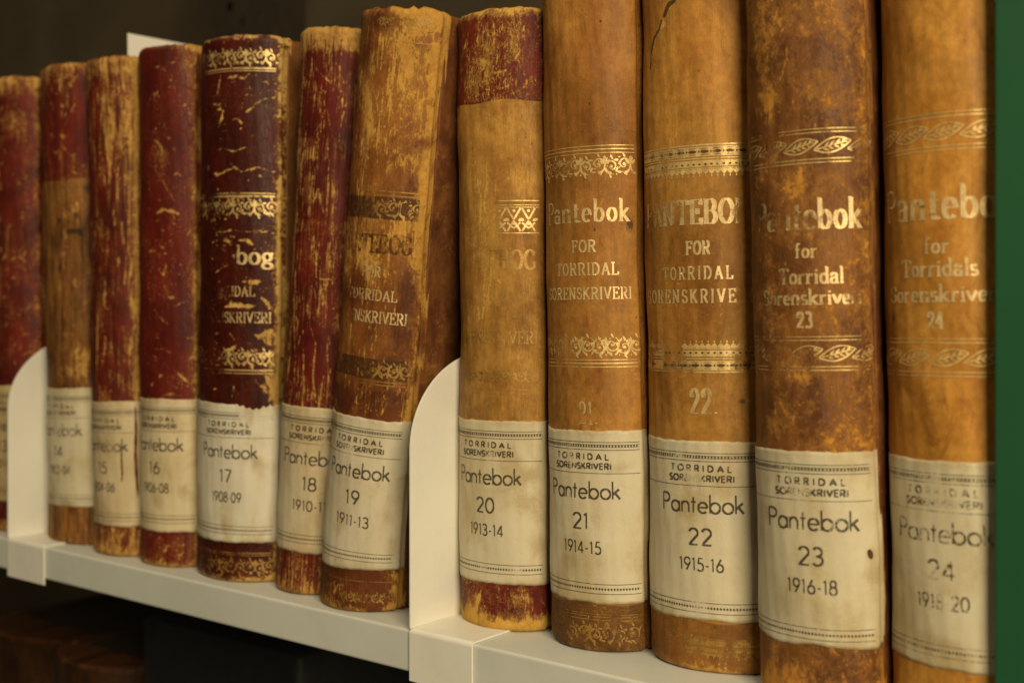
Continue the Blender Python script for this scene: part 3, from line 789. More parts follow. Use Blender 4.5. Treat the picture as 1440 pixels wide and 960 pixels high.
# 16
m = leather('smooth_red_leather', (.145,.012,.005), (.095,.008,.004), RW, RW2, seed=16.0, st=(200, 60), ks=.7, kf=.9, rough=(.42,.70))
L = make(16, -.6903, -.008, .0547, -.19, .3405, m, BOARD_RED, wearf(.04, .36, .0045, .34, .004, .1, redge=.42, red=.0045, blobs=((14, 262, 10, 14, .16), (27, 325, 4, 10, .3)), bands=((0, 22, .18),),
    scr=[([(-1, 299), (1, 305), (4, 310), (7, 303)], .5, .7), ([(7, 230), (12, 232.5), (18, 231.5), (23, 229.5)], .9, 1.0), ([(12, 252), (15, 246), (18, 242)], .5, .8),
         ([(6, 278), (10, 275), (12, 270)], .8, .7), ([(8, 194), (12, 190), (14, 197)], .6, .75), ([(14, 176), (22, 175)], .5, .7), ([(4, 168), (12, 160), (16, 158)], .6, .6),
         ([(18, 168), (24, 172), (29, 173)], .45, .6), ([(5, 142), (12, 142), (18, 139)], .6, .75), ([(20, 128), (30, 119)], .6, .8), ([(9, 110), (16, 113), (24, 112)], .5, .5)]
        +scatter_scr(16, 60, (0, 32), (115, 332), (.8, 4.5), (-70, 70), (.2, .55), (.4, .85))
        +scatter_scr(116, 9, (2, 30), (4, 22), (2, 6), (-20, 90), (.3, .6), (.4, .8))), 'smooth red leather ledger labelled 16 with small scuffs')
L.label(paper_mat('label_paper_d', 16.0, (.62,.53,.34), (.52,.41,.22)), .023, .1095, -L.U, L.Ue-.0008)
label_print(L, '16', '1906-08', 4.8e-3, .1095, -L.U+.001, L.U-.0005, 16, ink_fade((-8, 70, 5, 10, .15)))

# 17
m = leather('glossy_oxblood_leather', (.074,.008,.003), (.038,.005,.002), (.62,.40,.12), (.45,.25,.06), seed=17.0, st=(160, 300), ks=.5, kf=.9, hst=(40, 70), kh=.45, rough=(.36,.70), bump=.42, halo=(.16,.05,.014))
scr17 = [([(1, 301), (3, 309), (4, 313)], .5, .9), ([(9, 311), (17, 311.5), (21, 310)], .9, 1.0), ([(20, 309), (24, 313)], .4, .8), ([(2, 281), (5, 287), (6, 291)], .9, .9),
    ([(13, 285), (17, 286), (20, 282)], .8, 1.0), ([(22, 289), (27, 293)], .8, .9), ([(27, 294), (34, 298), (40, 299)], .35, .8), ([(0, 266), (6, 268), (14, 265.5), (22, 268), (28, 266)], .45, .85),
    ([(-2, 253), (2, 251.5), (7, 253), (15, 256), (20, 253)], .8, .95), ([(20, 253), (30, 256), (36, 254), (41, 253)], .6, .8), ([(0, 243), (5, 242)], .8, .9), ([(6, 233), (12, 236), (19, 238), (22, 235)], .7, .9),
    ([(-2, 217), (6, 216), (14, 217.5), (22, 216), (31, 217), (40, 215.5)], .45, .8), ([(18, 211), (24, 211), (28, 208)], 1.1, 1.0), ([(8, 212), (12, 210)], 1.2, .9), ([(0, 191), (8, 195), (12, 196)], .5, .8),
    ([(21, 186), (27, 185), (33, 186)], 1.2, 1.0), ([(9, 170), (16, 171.5), (24, 170.5), (29, 171)], 1.4, 1.05), ([(33, 176), (37, 172), (38, 169)], 1.0, 1.0),
    ([(0, 153), (5, 154)], .8, .9), ([(12, 155), (16, 150)], .5, .8), ([(29, 153), (33, 152), (38, 155), (37, 149), (34, 151)], 1.7, 1.1), ([(8, 143), (14, 144), (18, 147)], 1.0, 1.0), ([(-2, 119), (4, 119)], .6, .8),
    ([(33, 122), (38, 116)], 1.2, 1.0), ([(36, 128), (40, 120), (38, 112)], 1.0, .9)]
L = make(17, -.6263, -.008, .0715, .81, .3375, m, BOARD_TAN, wearf(-.04, .50, .0040, .55, .0055, .05, redge=.58, red=.0045, scr=scr17+scatter_scr(17, 60, (-4, 40), (112, 320), (.8, 6), (-22, 22), (.18, .45), (.45, .9)), blobs=((40, 130, 5, 22, .45), (42, 220, 4, 30, .2))),
    'glossy dark red ledger labelled 17 with horizontal cracks and gilt ornament bands', stain=stainf(((44, 285, 2, 7, .3), (43, 160, 3, 30, .36), (41, 215, 3, 22, .36), (38, 185, 2, 5, .35), (40, 130, 4, 15, .34), (43.5, 262, 1.5, 12, .3))))
st = Strokes(); E_ = L.U-.0035
acanthus(st, -E_, E_, .3185, .3285, 3); rules(st, -E_, E_, ((.3165, 2.2), (.3150, 1.2)))
L.decal('gilt_band', st, GOLD, .00016, fade_lr(.20, .0, -.01, .02))
st = Strokes(); st.rect(-E_, E_, .2375, .2386); st.rect(-E_, E_, .2395, .2402); acanthus(st, -E_, E_, .2255, .2365, 4)
L.decal('gilt_band', st, GOLD, .00016, fade_lr(.28, .03, .0, .022))
st = Strokes(); acanthus(st, -E_, E_, .1335, .1440, 5); rules(st, -E_, E_, ((.1312, 2.2), (.1293, 1.4)))
L.decal('gilt_band', st, GOLD, .00016, fade_lr(.30, .05, .0, .022))
st = Strokes(); acanthus(st, -E_, E_, .0055, .0150, 6); rules(st, -E_, E_, ((.0172, 1.2), (.0185, 1.8)))
L.decal('gilt_band', st, GOLD_DULL, .00016, fade_lr(.28, .08, .0, .022))
st = Strokes(); st.text('Pantebog', SERIF, .0090, .1965, .0108, .062, wv=.19, wh=.06, track=.05)
L.decal('gilt_title', st, GOLD_PALE, .00016, fade_lr(.50, .0, .012, .020))
st = Strokes(); st.text('TORRIDAL', SERIF, .0120, .1768, .0058, .034, wv=.13, wh=.07, track=.10); st.text('SORENSKRIVERI', SERIF, .0130, .1605, .0062, .052, wv=.13, wh=.07, track=.08)
L.decal('gilt_title', st, GOLD_PALE, .00016, fade_lr(.40, .04, .004, .020)); st = Strokes()
st.text('17', SERIF, .0130, .1135, .0085, None, wv=.13, wh=.06, xs=.8)
L.decal('gilt_number', st, GOLD_PALE, .00016, fade_lr(.55, .10, .008, .020))
def top17(u): return -.0017*np.clip((u-.020)/.006, 0, 1)*np.clip((.038-u)/.006, 0, 1)-.0015*np.clip((u-.006)/.02, 0, 1)+.0008*np.sin(u*1500)*(u > .018)
L.label(paper_mat('label_paper_e', 17.0, (.66,.62,.50), (.58,.51,.36)), .0248, .1105, -L.U, L.Ue-.0008, top=top17)
label_print(L, '17', '1908-09', 10.7e-3, .1105, -L.U+.001, L.U-.003, 17, ink_fade((30, 104, 9, 4, .9), (13, 50, 3, 4, .2), (17, 98, 14, 3, .12)))

# 18
m = leather('split_red_leather', (.128,.011,.005), (.070,.006,.004), RW, RW2, seed=18.0, st=(620, 18), ks=1.5, kf=1.1, kc=.42, vs=(430, 24))
L = make(18, -.5634, -.003, .0470, 4.25, .3345, m, BOARD_RED, wearf(.10, .26, .014, .28, .007, .4, ed=.003, redge=.3, crk=((-2, 250, 14, 110, .55),), bands=((320, 336, .25), (257, 270, .22), (214, 222, .15), (0, 26, .12)), blobs=((4, 292, 4, 5, .4), (2, 240, 3, 10, .4), (10, 330, 14, 8, .2)),
    scr=[([(-10.5, 330), (-11, 290), (-10.5, 250)], .9, .75), ([(-11, 240), (-10.6, 200), (-11, 178)], .8, .8), ([(-11, 165), (-10.5, 140), (-11, 118)], .8, .6), ([(2, 310), (10, 304), (14, 301)], .4, .6), ([(6, 300), (12, 284), (16, 270)], .5, .5), ([(6, 232), (9, 240), (13, 226)], .7, .8), ([(12, 188), (20, 188)], .5, .8), ([(8, 160), (12, 150), (11, 130), (14, 115)], .6, .7), ([(-2, 146), (1, 154)], .5, .8)]
    +scatter_scr(18, 46, (-11, 22), (112, 328), (6, 40), (82, 97), (.2, .5), (.4, .8))),
    'red leather ledger labelled 18, partly hidden by the leaning ledger beside it')
L.label(paper_mat('label_paper_f', 18.0, (.60,.52,.35), (.50,.40,.23)), .0258, .1120, -L.U, L.Ue-.0008)
label_print(L, '18', '1910-11', 12.5e-3, .1120, -L.U+.001, L.U-.001, 18, ink_fade((22, 92, 9, 4, .3), (-2, 65, 4, 6, .1)))

# 19
m = leather('mottled_tan_leather', (.265,.095,.018), (.110,.027,.008), (.56,.31,.066), (.42,.20,.036), B=(.17,.050,.012), B2=(.085,.022,.007), halo=(.36,.165,.036), hk=.6, seed=19.0, st=(520, 26), ks=.75, kf=1.25, kc=.36, vs=(330, 48), kb=1.9, spec=.2, mot=(46, 30))
L = make(19, -.5115, -.012, .058, 6.0, .3365, m, BOARD_BROWN, wearf(.19, .3, .005, .45, .005, .2, redge=.40, crk=((0, 122, 30, 12, .5), (0, 15, 30, 10, .4)), red=.006, blobs=((-4, 285, 9, 22, .25), (20, 300, 10, 30, .28), (4, 318, 20, 10, .2), (5, 222, 18, 8, .35), (12, 265, 16, 40, .08), (0, 62, 60, 62, -.10), (4, 200, 14, 8, .12), (22, 325, 8, 10, .25)), bands=((0, 128, -.18), (128, 160, -.08)),
    scr=[([(4, 295), (2, 285), (5, 275), (4, 262), (6, 250)], .45, .5), ([(8, 297), (11, 288), (9, 278)], .4, .5), ([(-6, 280), (-7, 262), (-8, 248)], .5, .5), ([(6, 150), (8, 135), (6, 120)], .6, .6), ([(18, 130), (22, 120), (19, 113)], .5, .6)]
    +scatter_scr(19, 46, (-16, 24), (115, 330), (6, 30), (82, 98), (.22, .45), (.4, .75))),
    'tan mottled leather ledger labelled 19, leaning to the right towards the bookend', zone=bandzone((-10, 126), sharp=.012), stain=stainf(((6, 153, 6, 2.5, .35),)), ragged=.0022)
st = Strokes(); E_ = L.U-.004
for k, (a, b, rl) in enumerate(((.2215, .2320, ((.2340, 1.2), (.2362, 1.6))), (.1335, .1430, ((.1318, 1.2), (.1300, 1.5))), (.3255, .3310, ((.3170, 1.0), (.3240, 1.0))), (.0060, .0120, ((.0185, 1.0),)))):
    st = Strokes(); acanthus(st, .004 if k == 3 else -E_, E_, a, b, 8+k, -1 if k == 1 else 1); rules(st, -E_, E_, rl)
    L.decal('gilt_band', st, GOLD_DULL, .00016, fade_lr(.32, .10, -.01, .02, blobs=((0, 140, 40, 12, .06),)))
    if k < 2:
        st = Strokes(); st.rect(-E_, E_, a-.0005, b+.001)
        L.decal('blind_tooling', st, DARK_TOOL, .00010, lambda u, v: np.full_like(u, .12))
st = Strokes(); st.text('PANTEBOG', SERIF, .0045, .2025, .0098, .050, wv=.17, wh=.05, track=.04)
L.decal('gilt_title', st, DARK_TOOL, .00016, fade_lr(.24, .12, -.01, .02))
st = Strokes(); st.text('FOR', SERIF, .0066, .1892, .0056, .0125, wv=.13, wh=.08, track=.1); st.text('TORRIDAL', SERIF, .0068, .1763, .0056, .033, wv=.13, wh=.08, track=.1); st.text('SORENSKRIVERI', SERIF, .0056, .1640, .0060, .048, wv=.13, wh=.08, track=.08)
L.decal('gilt_title', st, GOLD_PALE, .00016, fade_lr(.24, .04, -.01, .012))
L.label(paper_mat('label_paper_g', 19.0, (.62,.56,.41), (.54,.46,.30)), .0245, .1105, -L.U, L.Ue-.0008, bot=lambda u: -.0012*np.clip(-u/.02, -1, 1))
label_print(L, '19', '1911-13', 6.0e-3, .1105, -L.U+.001, L.U-.004, 19, ink_fade((-4, 93, 6, 4, .15), (2, 92, 2, 3, .3)))

# 20
m = leather('tan_leather_with_red_panels', (.46,.245,.050), (.29,.125,.022), (.60,.36,.075), (.50,.27,.045), B=(.150,.014,.006), B2=(.090,.009,.005), halo=(.40,.20,.045), hk=.6, seed=20.0, st=(420, 60), ks=.8, kf=1.3, kc=.38, vs=(620, 120), vwob=.7, kb=1.2, smudge=.4)
L = make(20, -.4205, .008, .0575, -.34, .3290, m, BOARD_RED, wearf(.06, .45, .005, .75, .0085, .25, ed=.003, redge=.1, crk=((4, 300, 22, 26, .9), (-3, 205, 12, 60, .5), (8, 150, 16, 20, .3)), blobs=((2, 308, 7, 18, .22), (20, 310, 9, 14, .22), (-2, 225, 6, 30, .25), (-6, 290, 9, 9, .2), (20, 17, 10, 5, .35), (-10, 11, 5, 6, .35), (8, 190, 8, 50, .2)),
    scr=[([(-18, 306), (-12, 312), (-9, 318)], .7, .8), ([(-2, 303), (6, 299)], .5, .7), ([(8, 294), (15, 295)], .6, .7), ([(-4, 277), (6, 272), (14, 266)], .8, .5), ([(-3, 240), (0, 228), (-1, 215)], .5, .7), ([(4, 240), (2, 225), (5, 212)], .4, .7), ([(-6, 8), (-3, 16), (-2, 19)], .9, .9)]
    +scatter_scr(20, 24, (-14, 20), (130, 250), (5, 24), (75, 105), (.25, .5), (.3, .55)) + scatter_scr(120, 40, (-20, 26), (283, 322), (2, 7), (60, 120), (.22, .4), (.4, .7))),
    'tan leather ledger labelled 20 with dark red panels at its head and foot', zone=bandzone((279.5, 345), (-10, 26)), stain=stainf(specks=46, blobs=((6, 175, 4, 2, .34), (30, 200, 4, 9, .25), (-12, 240, 3, 5, .22), (28, 165, 3, 20, .2))))
st = Strokes(); E_ = L.U-.003
rules(st, -E_, E_, ((.2265, 1.5), (.2242, 1.0)))
x = .0075
while x < E_-.004:
    for dv in (0, .0075):
        st.poly([(x, .2225-dv), (x+.0035, .2165-dv*.6), (x+.007, .2225-dv)], .0007); st.blob(x+.0035, .2212-dv*.9, .0009, .0008)
    st.poly([(x, .2105), (x+.0035, .2160), (x+.007, .2105)], .0007); st.blob(x+.0072, .2165, .0016, .0008, R(20)); st.blob(x, .2165, .0014, .0007, R(-30))
    x += .0078
rules(st, .006, E_, ((.2230, .9), (.2095, 1.2)))
L.decal('gilt_band', st, GOLD, .00016, fade_lr(.75, .0, .004, .012))
st = Strokes(); st.text('PANTEBOG', SERIF, .0040, .1905, .0100, .053, wv=.17, wh=.05, track=.04)
L.decal('gilt_title', st, GOLD_DULL, .00016, fade_lr(.42, .06, .000, .020))
st = Strokes(); st.text('TORRIDAL', SERIF, .0050, .1655, .0056, .034, wv=.12, wh=.08, track=.1); st.text('SORENSKRIVERI', SERIF, .0050, .1515, .0062, .052, wv=.12, wh=.08, track=.08)
L.decal('gilt_title', st, GOLD_DULL, .00016, fade_lr(.34, .10, -.02, .02, blobs=((5, 168, 16, 6, .25),)))
st = Strokes(); acanthus(st, -E_, E_, .1310, .1375, 12); rules(st, -E_, E_, ((.1250, 1.2), (.1272, 1.0)))
L.decal('gilt_band', st, GOLD_DULL, .00016, fade_lr(.34, .10, -.02, .02))
L.label(paper_mat('label_paper_h', 20.0), .0250, .1108, -L.U, L.Ue-.0008)
label_print(L, '20', '1913-14', 1.4e-3, .1108, -L.U+.001, L.U-.002, 20, ink_fade((6, 93, 2.5, 3, .3), (20, 33, 3, 2, .4), (0, 33, 3, 2, .2)))

TAPE = gold_mat('tape_edge', 15.0, (.70,.66,.56), .25)
TAPE.node_tree.nodes['Principled BSDF'].inputs['Metallic'].default_value = 0.0
def tape(L, v0, v1, seed):
    r = random.Random(seed); st = Strokes(); p = []
    for i in range(34): p.append((L.U+.0012+r.uniform(-.0005, .0005), v0+(v1-v0)*i/33))
    st.poly(p, .0006, .0005, lambda t: .35+.9*abs(math.sin(t*23+seed))*abs(math.sin(t*61)))
    L.decal('tape_edge', st, TAPE, .00050, lambda u, v: np.full_like(u, .18), L.lab)
tape(L, .027, .109, 20)
# 21
m = leather('smooth_tan_leather', (.40,.188,.038), (.29,.115,.020), (.56,.31,.06), (.44,.21,.035), halo=(.36,.17,.04), hk=.6, B=(.20,.090,.020), B2=(.13,.055,.012), seed=21.0, st=(240, 26), ks=.8, kf=.8, mot=(30, 16), msharp=.15, hair=.06, smudge=.75, rough=(.46,.66), bump=.34)
L = make(21, -.3586, .008, .056, -1.11, .372, m, BOARD_TAN, wearf(.04, .4, .004, .25, .004, .22, ed=.003, redge=.1, blobs=((-6, 330, 5, 12, .2), (10, 12, 22, 10, .16)), scr=scatter_scr(21, 34, (-20, 28), (115, 340), (2, 14), (40, 140), (.2, .4), (.4, .75))+scatter_scr(211, 12, (-20, 28), (255, 340), (3, 10), (-40, 60), (.15, .3), (.4, .7))),
    'tan leather ledger labelled 21 with gilt scrollwork bands and gilt title Pantebok', zone=bandzone((-10, 24)), stain=stainf(specks=38, blobs=((30.5, 212, 3.5, 5, .55), (-6, 242, 2.5, 3, .32), (2, 229, 4, 3, .22), (-10, 13, 4, 3, .25), (16, 10, 2.5, 2.5, .45), (6, 11, 3, 4, .2)),
    scr=(([(-9, 139), (-4, 128), (2, 117)], .8, .34), ([(-14, 130), (-8, 110)], 1.2, .22), ([(4, 122), (14, 123)], .8, .26), ([(2, 206), (8, 205), (14, 206)], .5, .22), ([(8, 197), (14, 194)], .5, .24))))
st = Strokes(); E_ = L.U-.0015
rules(st, -E_, E_, ((.2510, 1.2), (.2492, 1.6), (.2474, 1.2))); acanthus(st, -E_, E_, .2360, .2462, 21)
L.decal('gilt_band', st, GOLD, .00016, fade_lr(.15, .0, -.012, .014, blobs=((-2, 241, 8, 4, .12),)))
st = Strokes(); rules(st, -E_, E_, ((.1447, 1.2), (.1430, 2.0), (.1412, 1.4))); acanthus(st, -E_, E_, .1465, .1565, 22, -1)
L.decal('gilt_band', st, GOLD, .00016, fade_lr(.15, .0, -.012, .014))
st = Strokes(); rules(st, -E_+.006, E_-.002, ((.0178, 1.2), (.0162, 1.2), (.0190, .9))); acanthus(st, -E_+.002, E_-.002, .0045, .0145, 23)
L.decal('gilt_band', st, GOLD_DULL, .00016, fade_lr(.32, .12, -.012, .014))
st = Strokes(); st.text('Pantebok', SERIF, .0056, .2135, .0104, .0500, wv=.155, wh=.05, track=.12)
L.decal('gilt_title', st, GOLD_PALE, .00016, fade_lr(.08, .0, -.015, .012))
st = Strokes(); st.text('FOR', SERIF, .0064, .1985, .0056, .0130, wv=.15, wh=.10, track=.12); st.text('TORRIDAL', SERIF, .0064, .1870, .0058, .0350, wv=.15, wh=.10, track=.14); st.text('SORENSKRIVERI', SERIF, .0060, .1750, .0056, .0490, wv=.14, wh=.09, track=.12)
L.decal('gilt_title', st, GOLD_PALE, .00016, fade_lr(.05, .0, -.02, .0))
st = Strokes(); st.text('21.', SERIF, .0072, .1128, .0110, None, wv=.09, wh=.05, xs=.72)
L.decal('gilt_number', st, GOLD_PALE, .00016, fade_lr(.06, .02, -.02, .02, blobs=((6, 116, 10, 1.5, .2),)))
L.label(paper_mat('label_paper_i', 21.0), .0245, .1095, -L.U, L.Ue-.0008)
label_print(L, '21', '1914-15', 2.2e-3, .1095, -L.U+.001, L.U-.0015, 21, ink_fade((-4, 95, 2, 3, .3), (-1, 99, 30, 1.0, .05)))
tape(L, .027, .109, 21)

# 22
m = leather('honey_tan_leather', (.50,.245,.046), (.35,.145,.024), (.60,.35,.09), (.48,.25,.045), halo=(.36,.17,.04), hk=.6, B=(.27,.115,.022), B2=(.19,.075,.014), seed=22.0, st=(220, 24), ks=.7, kf=.8, mot=(26, 14), msharp=.15, hair=.06, smudge=.75, rough=(.46,.66), bump=.34)
L = make(22, -.2972, .012, .0650, -1.12, .370, m, BOARD_TAN, wearf(.03, .4, .004, .45, .005, .2, ed=.003, redge=.05, blobs=((-12, 268, 4, 5, .25), (-10, 307, 3.5, 3, .62), (-14, 300, 3, 3, .35), (5, 13, 16, 3, .1)), scr=[([(-18, 296), (-14, 305), (-8, 312), (-3, 316)], .6, .6), ([(-8, 118), (-4, 115)], .9, .5)]+scatter_scr(22, 34, (-26, 30), (112, 330), (2, 12), (30, 150), (.2, .45), (.4, .75))),
    'honey tan leather ledger labelled 22 with solid gilt bands and title PANTEBOK in capitals', zone=bandzone((-10, 24)), stain=stainf(specks=38, blobs=((24, 127, 6, 1.6, .26), (27, 128, 2, 3, .3), (-6, 134, 3, 1.5, .25), (16, 119, 8, 1.5, .18), (34, 214, 5, 4, .22), (14, 16, 1.2, 3, .3)),
    scr=(([(-20, 296), (-17, 302), (-13, 305), (-11, 309)], .9, .7), ([(-9, 311), (-6, 316), (-3, 317), (-1, 321)], 1.3, .75), ([(-22, 288), (-20.5, 296)], .6, .55))))
def plateband(st, dk, u0, u1, v0, v1, up=1):
    h = v1-v0
    f = (lambda t: v1-h*t) if up == 1 else (lambda t: v0+h*t)
    def rc(a, b): y0, y1 = sorted((f(a), f(b))); st.rect(u0, u1, y0, y1)
    rc(0, .05); rc(.08, .38); rc(.42, .46); rc(.50, .70); rc(.73, .76)
    x = u0+.002
    while x < u1-.002:
        yc = f(.23); dk.blob(x, yc, .0022, .0008); dk.blob(x+.0031, yc, .0005, .0005); dk.rect(x-.0016, x+.0016, yc+.0013, yc+.0016); dk.rect(x-.0016, x+.0016, yc-.0016, yc-.0013)
        x += .0060
    x = u0+.001
    while x < u1-.001:
        st.poly([(x-.0013, f(.78)), (x, f(.90)), (x+.0013, f(.78))], .0008); st.blob(x, f(.80), .0007, .0006); st.blob(x, f(.97), .00035, .0006)
        dk.blob(x, f(.62), .0007, .0005)
        x += .0029
for v0, v1, up, fd in ((.2325, .2478, 1, fade_lr(.13, .0, -.010, .012)), (.1405, .1555, -1, fade_lr(.18, .0, -.004, .014, blobs=((30, 148, 7, 12, .3),))), (.0075, .0165, 1, fade_lr(.40, .12, -.010, .012))):
    st = Strokes(); dk = Strokes(); E_ = L.U-.0015
    plateband(st, dk, -E_, E_, v0, v1, up)
    g = L.decal('gilt_band', st, GOLD if v0 > .05 else GOLD_DULL, .00014, fd)
    if v0 > .05: L.decal('blind_tooling', dk, DARK_TOOL, .00022, fade_lr(.22, .05, -.01, .01))
st = Strokes(); st.text('PANTEBOK', SERIF, .0030, .2105, .0112, .0590, wv=.20, wh=.05, track=.09)
L.decal('gilt_title', st, GOLD_PALE, .00016, fade_lr(.20, .0, -.012, .006, blobs=((30, 216, 5, 8, .45),)))
st = Strokes(); st.text('FOR', SERIF, .0074, .1962, .0060, .0120, wv=.20, wh=.10, track=.12); st.text('TORRIDAL', SERIF, .0054, .1845, .0058, .0365, wv=.16, wh=.09, track=.28); st.text('SORENSKRIVERI', SERIF, .0034, .1735, .0060, .0590, wv=.16, wh=.09, track=.26)
L.decal('gilt_title', st, GOLD_PALE, .00016, fade_lr(.12, .0, -.02, .004, blobs=((29, 176, 4, 5, .3),)))
st = Strokes(); st.text('22.', SERIF, .0092, .1212, .0118, None, wv=.15, wh=.045, xs=.74)
L.decal('gilt_number', st, GOLD_PALE, .00016, fade_lr(.08, .02, -.02, .02))
L.label(paper_mat('label_paper_j', 22.0), .0245, .1085, -L.U, L.Ue-.0008)
label_print(L, '22', '1915-16', 6.2e-3, .1085, -L.U+.0012, L.U-.0015, 22, ink_fade((2, 93, 4, 4, .30), (6, 91, 3, 2, .4), (7, 76, 4, 6, .12), (6, 58, 2, 5, .3), (0, 101, 40, 1.2, .12), (5, 31, 4, 4, .3), (10, 51, 3, 4, .1)))

# 23
m = leather('brown_mottled_leather', (.255,.100,.020), (.110,.038,.010), (.54,.25,.036), (.40,.165,.022), halo=(.30,.135,.032), hk=.6, seed=23.0, st=(120, 90), ks=.9, kf=1.8, mot=(44, 30), rough=(.42,.68), soft=.14)
L = make(23, -.2335, -.002, .0558, -1.5, .372, m, BOARD_BROWN, wearf(.24, .4, .004, .4, .010, .42, ed=.0035, redge=.2, blobs=((-14, 300, 8, 30, .25), (-10, 262, 6, 10, .3), (14, 320, 10, 30, .14), (2, 225, 6, 8, .3), (20, 230, 4, 6, .12), (16, 262, 10, 8, .22), (4, 142, 5, 4, .4), (-12, 122, 5, 4, .35), (-12, 118, 8, 8, .15), (16, 117, 16, 7, .18), (-10, 168, 4, 14, .2), (-8, 12, 12, 6, .3)), bands=((114, 160, -.04),),
    scr=scatter_scr(23, 18, (-18, 24), (112, 320), (3, 14), (60, 120), (.25, .5), (.3, .5))),
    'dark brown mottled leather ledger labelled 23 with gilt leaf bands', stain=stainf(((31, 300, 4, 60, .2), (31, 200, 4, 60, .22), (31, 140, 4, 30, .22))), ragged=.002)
st = Strokes(); E_ = L.U-.001
for c in (.2410, .1518):
    st = Strokes()
    rules(st, -E_, E_, ((c+.0072, 1.0), (c+.0057, 1.2), (c-.0057, 1.2), (c-.0072, 1.2))); leafrope(st, -E_+.002, E_-.003, c-.0040, c+.0040)
    L.decal('gilt_band', st, GOLD, .00016, fade_lr(.24, .04, -.012, .008, blobs=((6, 150, 5, 5, .4), (31, 200, 4, 80, .3), (-12, 248, 4, 4, .3))))
st = Strokes(); st.text('Pantebok', SERIF, .0054, .2055, .0122, .0510, wv=.165, wh=.05, track=.08)
L.decal('gilt_title', st, GOLD_PALE, .00016, fade_lr(.26, .06, -.006, .012, blobs=((10, 208, 8, 3, .12),)))
st = Strokes(); st.text('for', SERIF, .0062, .1932, .0058, .0095, wv=.17, wh=.10, track=.08); st.text('Torridal', SERIF, .0076, .1820, .0064, .0285, wv=.18, wh=.10, track=.06); st.text('Sorenskriveri', SERIF, .0068, .1730, .0062, .0460, wv=.18, wh=.10, track=.05); st.text('23', SERIF, .0048, .1630, .0066, None, wv=.18, wh=.10, xs=.85)
L.decal('gilt_title', st, GOLD_PALE, .00016, fade_lr(.26, .04, -.018, .004, blobs=((26, 176, 5, 5, .16),)))
L.label(paper_mat('label_paper_k', 23.0), .0265, .1097, -L.U, L.Ue-.0008, bot=lambda u: .0006*np.sin(u*160), stain=lambda u, v: .25*G(u, v, .0300, .066, .003, .004))
st = Strokes(); st.blob(.0302, .0660, .0014, .0022, .3, n=14); L.decal('stain_spot', st, BOARD_BROWN, .00038, None, L.lab)
label_print(L, '23', '1916-18', 4.9e-3, .1097, -L.U+.0015, L.U-.0025, 23, ink_fade((0, 92, 9, 5, .14), base=.06))

# 24
m = leather('ochre_leather', (.55,.275,.050), (.41,.175,.026), (.60,.33,.06), (.50,.25,.04), halo=(.36,.17,.04), hk=.6, seed=24.0, st=(160, 24), ks=.6, kf=.7, mot=(24, 14), msharp=.15, hair=.06, smudge=.75, rough=(.40,.62), bump=.25)
L = make(24, -.1737, .008, .0608, -1.22, .375, m, BOARD_TAN, wearf(.04, .3, .004, .3, .004, .15, scr=scatter_scr(24, 18, (-26, 18), (112, 320), (3, 14), (30, 150), (.3, .6), (.4, .7))), 'ochre leather ledger labelled 24 with gilt leaf bands, last in the row',
    stain=stainf(specks=26, blobs=((-4, 291, 10, 3, .24), (2, 283, 8, 4, .26), (-24, 168, 2.5, 5, .42), (26, 285, 3, 30, .25), (26, 330, 4, 16, .25), (10, 128, 10, 2, .16), (-6, 122, 6, 2, .16)), scr=(([(-12, 286), (-10, 296), (2, 302), (12, 298)], 1.0, .2),)))
st = Strokes(); E_ = L.U-.001
for c in (.2440, .1515):
    st = Strokes()
    rules(st, -E_, E_, ((c+.0076, 1.0), (c+.0060, 1.4), (c-.0060, 1.4), (c-.0076, 1.2))); leafrope(st, -E_+.001, E_-.001, c-.0042, c+.0042)
    L.decal('gilt_band', st, GOLD, .00016, fade_lr(.12, .0, -.022, -.004))
st = Strokes(); st.text('Pantebok', SERIF, .0010, .2085, .0128, .0600, wv=.175, wh=.05, track=.08)
L.decal('gilt_title', st, GOLD_PALE, .00016, fade_lr(.10, .0, -.014, -.004))
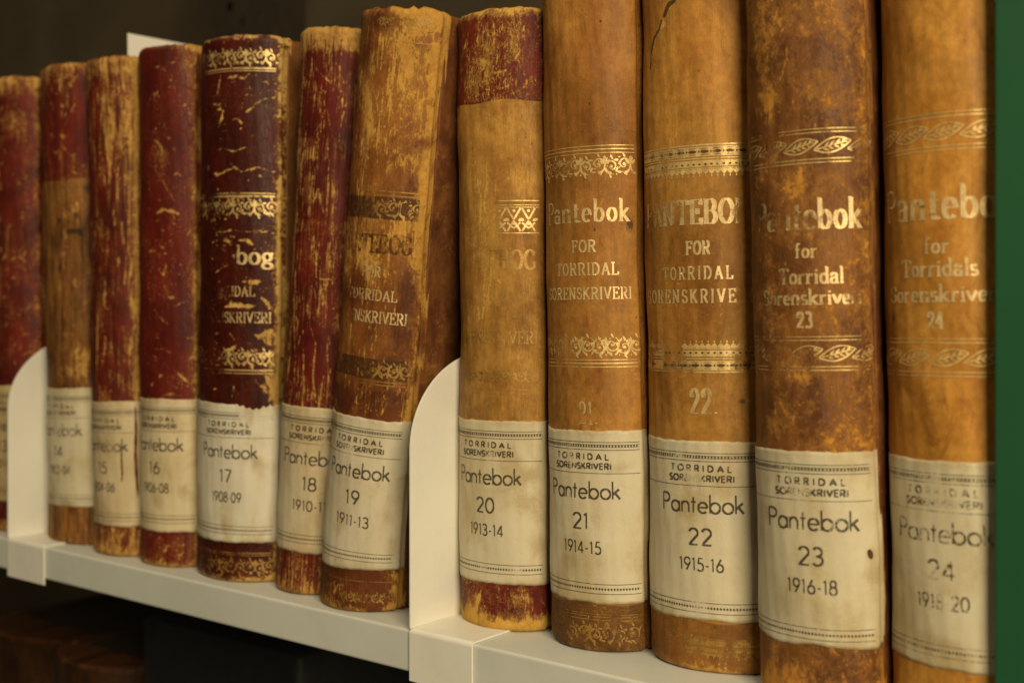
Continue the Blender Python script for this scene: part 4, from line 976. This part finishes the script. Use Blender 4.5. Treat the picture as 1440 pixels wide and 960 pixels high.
st = Strokes(); st.text('for', SERIF, -.0015, .1945, .0060, .0105, wv=.18, wh=.10, track=.08); st.text('Torridals', SERIF, -.0018, .1850, .0066, .0330, wv=.18, wh=.10, track=.06); st.text('Sorenskriveri', SERIF, -.0010, .1745, .0064, .0500, wv=.18, wh=.10, track=.05); st.text('24', SERIF, -.0028, .1636, .0066, None, wv=.18, wh=.10, xs=.85)
L.decal('gilt_title', st, GOLD_PALE, .00016, fade_lr(.14, .0, -.024, -.008))
L.label(paper_mat('label_paper_l', 24.0), .0245, .1095, -L.U, L.Ue-.0008)
label_print(L, '24', '1918-20', -2.3e-3, .1095, -L.U+.0015, L.U-.0015, 24, ink_fade((-10, 80, 6, 6, .12), (-4, 94, 24, 6, .12), (-3, 52, 3, 5, .3), (-6, 62, 14, 5, .12), base=.15))

# ------------------------------------------------------------------ the shelf below
low = box('lower_shelf', -1.75, .40, -.017, .40, -.4425, -.42, SHELF, None, .0018, 3)
tag(low, kind='structure')
LOWL = [('thick brown leather ledger on the dark shelf below, its rounded spine head just showing', -.915, .075, .297, .118), ('dark ledger on the shelf below at the lower left corner', -1.075, .110, .285, .150)]
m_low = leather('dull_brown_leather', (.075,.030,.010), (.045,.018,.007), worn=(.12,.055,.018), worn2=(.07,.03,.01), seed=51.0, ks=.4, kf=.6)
DIM_PAGES = plain_mat('dusty_page_edges', (.050,.030,.014), (.030,.018,.009), .85, 12.0, (900, 30, 30))  # page colour darkened to carry the shade under the shelf
DIM_BOARD = plain_mat('dusty_board', (.040,.018,.008), (.022,.010,.005), .7, 14.0)  # cover colour near black, the lower shelf's shade painted in
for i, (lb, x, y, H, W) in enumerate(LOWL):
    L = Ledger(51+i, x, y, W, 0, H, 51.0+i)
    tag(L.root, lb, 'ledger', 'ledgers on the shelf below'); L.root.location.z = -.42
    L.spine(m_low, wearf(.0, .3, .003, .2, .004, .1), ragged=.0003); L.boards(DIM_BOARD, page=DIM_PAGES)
root = bpy.data.objects.new('box_file', None); C.objects.link(root); root.location = (-.722, .070, -.42)
tag(root, 'black box file on the dark shelf below the red ledgers', 'box file')
BLK = plain_mat('black_card', (.012,.013,.016), (.018,.018,.020), .5, 9.0)
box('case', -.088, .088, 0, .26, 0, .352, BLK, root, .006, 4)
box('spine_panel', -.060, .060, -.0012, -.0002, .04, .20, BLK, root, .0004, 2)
